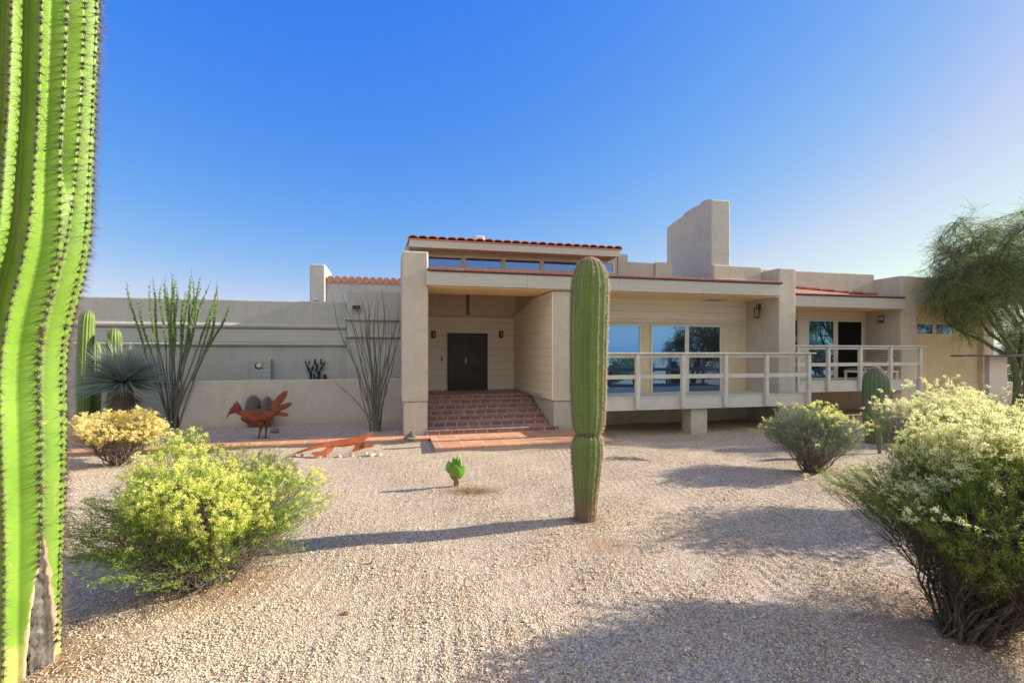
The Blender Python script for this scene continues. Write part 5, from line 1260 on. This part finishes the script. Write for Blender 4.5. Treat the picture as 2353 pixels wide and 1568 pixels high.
# loose pebbles over the near gravel
def pebbles(name, N, seed, smin, smax, yr, mat):
    r_ = np.random.default_rng(seed)
    y = yr[0]+(yr[1]-yr[0])*r_.uniform(size=N)**1.35; x = r_.uniform(-1.12, 1.12, N)*y
    fur = np.sin(2*np.pi*(x*0.98+y*0.17)/0.14+1.6*np.sin(x*1.1+0.4*y)+1.2*np.sin(y*0.8))      # raked furrows
    msk = np.clip(0.6+1.2*np.sin(x*0.7+1.3)*np.sin(y*0.55+0.4), 0, 1)
    z = gz(x, y)+0.003*fur*msk; s = r_.uniform(smin, smax, N)*np.where((fur*msk < -0.4) & (r_.uniform(size=N) < 0.6), 0.35, 1.0)
    for (sx_, sy_, sr_) in SOIL:
        s = np.where((np.hypot(x-sx_, y-sy_) < sr_*r_.uniform(0.3, 1.0, N)) & (r_.uniform(size=N) < 0.75), s*0.3, s)
    dirs = np.array([[1, 0, 0], [0.45, 0.85, 0.1], [-0.55, 0.8, 0], [-1, 0, 0.1], [-0.5, -0.85, 0], [0.5, -0.8, 0.05], [0.15, 0.1, 0.62], [-0.1, 0, -0.5]], float)
    fc = np.array([[0, 1, 6], [1, 2, 6], [2, 3, 6], [3, 4, 6], [4, 5, 6], [5, 0, 6], [1, 0, 7], [2, 1, 7], [3, 2, 7], [4, 3, 7], [5, 4, 7], [0, 5, 7]])
    a = r_.uniform(0, 6.28, N); ca, sa = np.cos(a), np.sin(a)
    d = dirs[None]*r_.uniform(0.7, 1.3, (N, 8, 1)); k = r_.uniform(0.6, 1.1, (N, 1)); hz = r_.uniform(0.7, 1.4, (N, 1))
    dx = d[..., 0]*ca[:, None]-d[..., 1]*k*sa[:, None]; dy = d[..., 0]*sa[:, None]+d[..., 1]*k*ca[:, None]
    v = np.stack([x[:, None]+dx*s[:, None], y[:, None]+dy*s[:, None], z[:, None]+(d[..., 2]*hz+0.22)*s[:, None]], -1)
    nb = NP(); nb.add(v, T=(np.arange(N)[:, None, None]*8+fc[None]).reshape(-1, 3))
    o = nb.build(name, mat, None, True); return tag(o, kind='stuff')
m = M_('pebble_stone'); m.base(m.ramp(m.island(), [(p, tuple(min(1, x*1.12) for x in c)) for p, c in PEB])); m.rough(0.9, 0.15)
pebbles('gravel_pebbles', 330000, 5, 0.004, 0.010, (2.9, 14.5), m.m)
pebbles('gravel_stones', 2600, 6, 0.010, 0.022, (3.0, 11.0), m.m)
# bits of dry leaf and twig lying under the bushes and cacti
nb = NP(); r_ = np.random.default_rng(77); P = []
for (x, y), s, n in ((G(468, 1340), 0.75, 900), (G(2195, 1462), 0.9, 1300), ((0.99, 6.75), 0.35, 260), ((-3.45, 3.5), 0.55, 2200), (G(1868, 1082), 0.7, 300), (G(272, 1066), 0.6, 250), ((0.5, 5.5), 3.5, 500)):
    q = r_.normal(size=(n, 2))*s*0.75+np.array([x, y]); P.append(np.stack([q[:, 0], q[:, 1], gz(q[:, 0], q[:, 1])+0.014], -1))
P = np.concatenate(P); D = rdir(len(P), r_); D[:, 2] *= 0.25
leaves(nb, P, D, r_.uniform(0.012, 0.05, len(P)), r_.uniform(0.003, 0.009, len(P)))
tag(nb.build('leaf_litter', mat_leaf('dry_litter', [(0.12, 0.075, 0.045), (0.26, 0.17, 0.10), (0.42, 0.30, 0.17)], 0.1)), kind='stuff')
# distant low hills
b = []
HILL = mat_plain('distant_hill', (0.20, 0.17, 0.15), (0.26, 0.23, 0.20), 0.02, 0.95, 0.1, 0, 0)
n = 160; a = np.linspace(-1.9, 1.9, n); hgt = 9+6*np.sin(a*7)+4*np.sin(a*17+1)+2*np.sin(a*41)
ring = []
for rr, k in ((520, 0.0), (600, 0.7), (680, 1.0), (800, 0.2)): ring.append(np.stack([rr*np.sin(a), rr*np.cos(a), np.maximum(hgt, 2)*k-1], -1))
V_ = np.concatenate(ring); i = (np.arange(3)[:, None]*n+np.arange(n-1)[None, :]); Q = np.stack([i, i+1, i+n+1, i+n], -1).reshape(-1, 4)
tag(link('hills', mesh_np('hills', V_, Q), HILL, None, True), kind='structure')

# ============================================================ LIGHT, SKY, CAMERA
w = bpy.data.worlds.new('World'); sc.world = w; w.use_nodes = True
nt = w.node_tree; bg = nt.nodes['Background']
sky = nt.nodes.new('ShaderNodeTexSky'); sky.sky_type = 'NISHITA'; sky.sun_disc = False
sky.sun_elevation = EL; sky.sun_rotation = math.pi/2-AZ
sky.altitude = 600; sky.air_density = 1.0; sky.dust_density = 0.8; sky.ozone_density = 3.0
# made-up bright cloud sheet behind the camera, added as neutral fill for the facade
tcw = nt.nodes.new('ShaderNodeTexCoord'); sx = nt.nodes.new('ShaderNodeSeparateXYZ'); nt.links.new(tcw.outputs['Generated'], sx.inputs[0])
cn = nt.nodes.new('ShaderNodeTexNoise'); cn.inputs['Scale'].default_value = 2.2; cn.inputs['Detail'].default_value = 5; nt.links.new(tcw.outputs['Generated'], cn.inputs['Vector'])
def wm(op, a, b_):
    n_ = nt.nodes.new('ShaderNodeMath'); n_.operation = op
    for i_, x_ in enumerate((a, b_)):
        if isinstance(x_, (int, float)): n_.inputs[i_].default_value = x_
        else: nt.links.new(x_, n_.inputs[i_])
    return n_.outputs[0]
# deep clear desert air: the sky model's colours graded per channel
ss_ = nt.nodes.new('ShaderNodeSeparateColor'); nt.links.new(sky.outputs[0], ss_.inputs[0])
hs = nt.nodes.new('ShaderNodeCombineColor')
gr_ = [wm('MULTIPLY', wm('POWER', ss_.outputs[i_], g_), k_) for i_, (k_, g_) in enumerate(SKY_GRADE)]
for i_, x_ in enumerate((wm('MINIMUM', gr_[0], wm('MULTIPLY', gr_[1], 0.82)), gr_[1], wm('MAXIMUM', gr_[2], wm('MULTIPLY', gr_[1], 0.85)))): nt.links.new(x_, hs.inputs[i_])
mr = nt.nodes.new('ShaderNodeMapRange'); mr.interpolation_type = 'SMOOTHSTEP'
mr.inputs['From Min'].default_value = 0.05; mr.inputs['From Max'].default_value = 0.75
nt.links.new(wm('ADD', wm('MULTIPLY', sx.outputs[1], -1.0), wm('MULTIPLY', wm('SUBTRACT', cn.outputs['Fac'], 0.5), 0.9)), mr.inputs['Value'])
low = nt.nodes.new('ShaderNodeMapRange'); low.interpolation_type = 'SMOOTHSTEP'; low.inputs['From Min'].default_value = 0.12; low.inputs['From Max'].default_value = 0.45
nt.links.new(sx.outputs[2], low.inputs['Value'])
cm = nt.nodes.new('ShaderNodeMix'); cm.data_type = 'RGBA'
nt.links.new(wm('MULTIPLY', wm('MULTIPLY', mr.outputs[0], low.outputs[0]), 0.9), cm.inputs[0]); nt.links.new(hs.outputs[0], cm.inputs[6]); cm.inputs[7].default_value = (*FILL_CLOUD, 1)
nt.links.new(cm.outputs[2], bg.inputs[0])
bg.inputs[1].default_value = SKY_STRENGTH
sun = bpy.data.lights.new('sun', 'SUN'); sun.energy = SUN_STRENGTH; sun.angle = R(0.53); sun.color = (1.0, 0.93, 0.77)
so = bpy.data.objects.new('sun', sun); col.objects.link(so)
dv = Vector((math.cos(EL)*math.cos(AZ), math.cos(EL)*math.sin(AZ), math.sin(EL)))
so.rotation_euler = dv.to_track_quat('Z', 'Y').to_euler(); so.location = dv*40
cam = bpy.data.cameras.new('camera'); co = bpy.data.objects.new('camera', cam); col.objects.link(co)
co.location = (0, 0, H); co.rotation_euler = (R(90), 0, 0)
cam.sensor_fit = 'HORIZONTAL'; cam.sensor_width = 36; cam.lens = 36*F/2352; cam.shift_y = (HY-784)/2352; cam.clip_end = 3000; cam.clip_start = 0.05
sc.camera = co
sc.view_settings.view_transform = 'Standard'; sc.view_settings.look = 'None'; sc.view_settings.gamma = 1; sc.view_settings.exposure = EXPOSURE
sc.cycles.max_bounces = 10; sc.cycles.diffuse_bounces = 8; sc.cycles.use_denoising = True
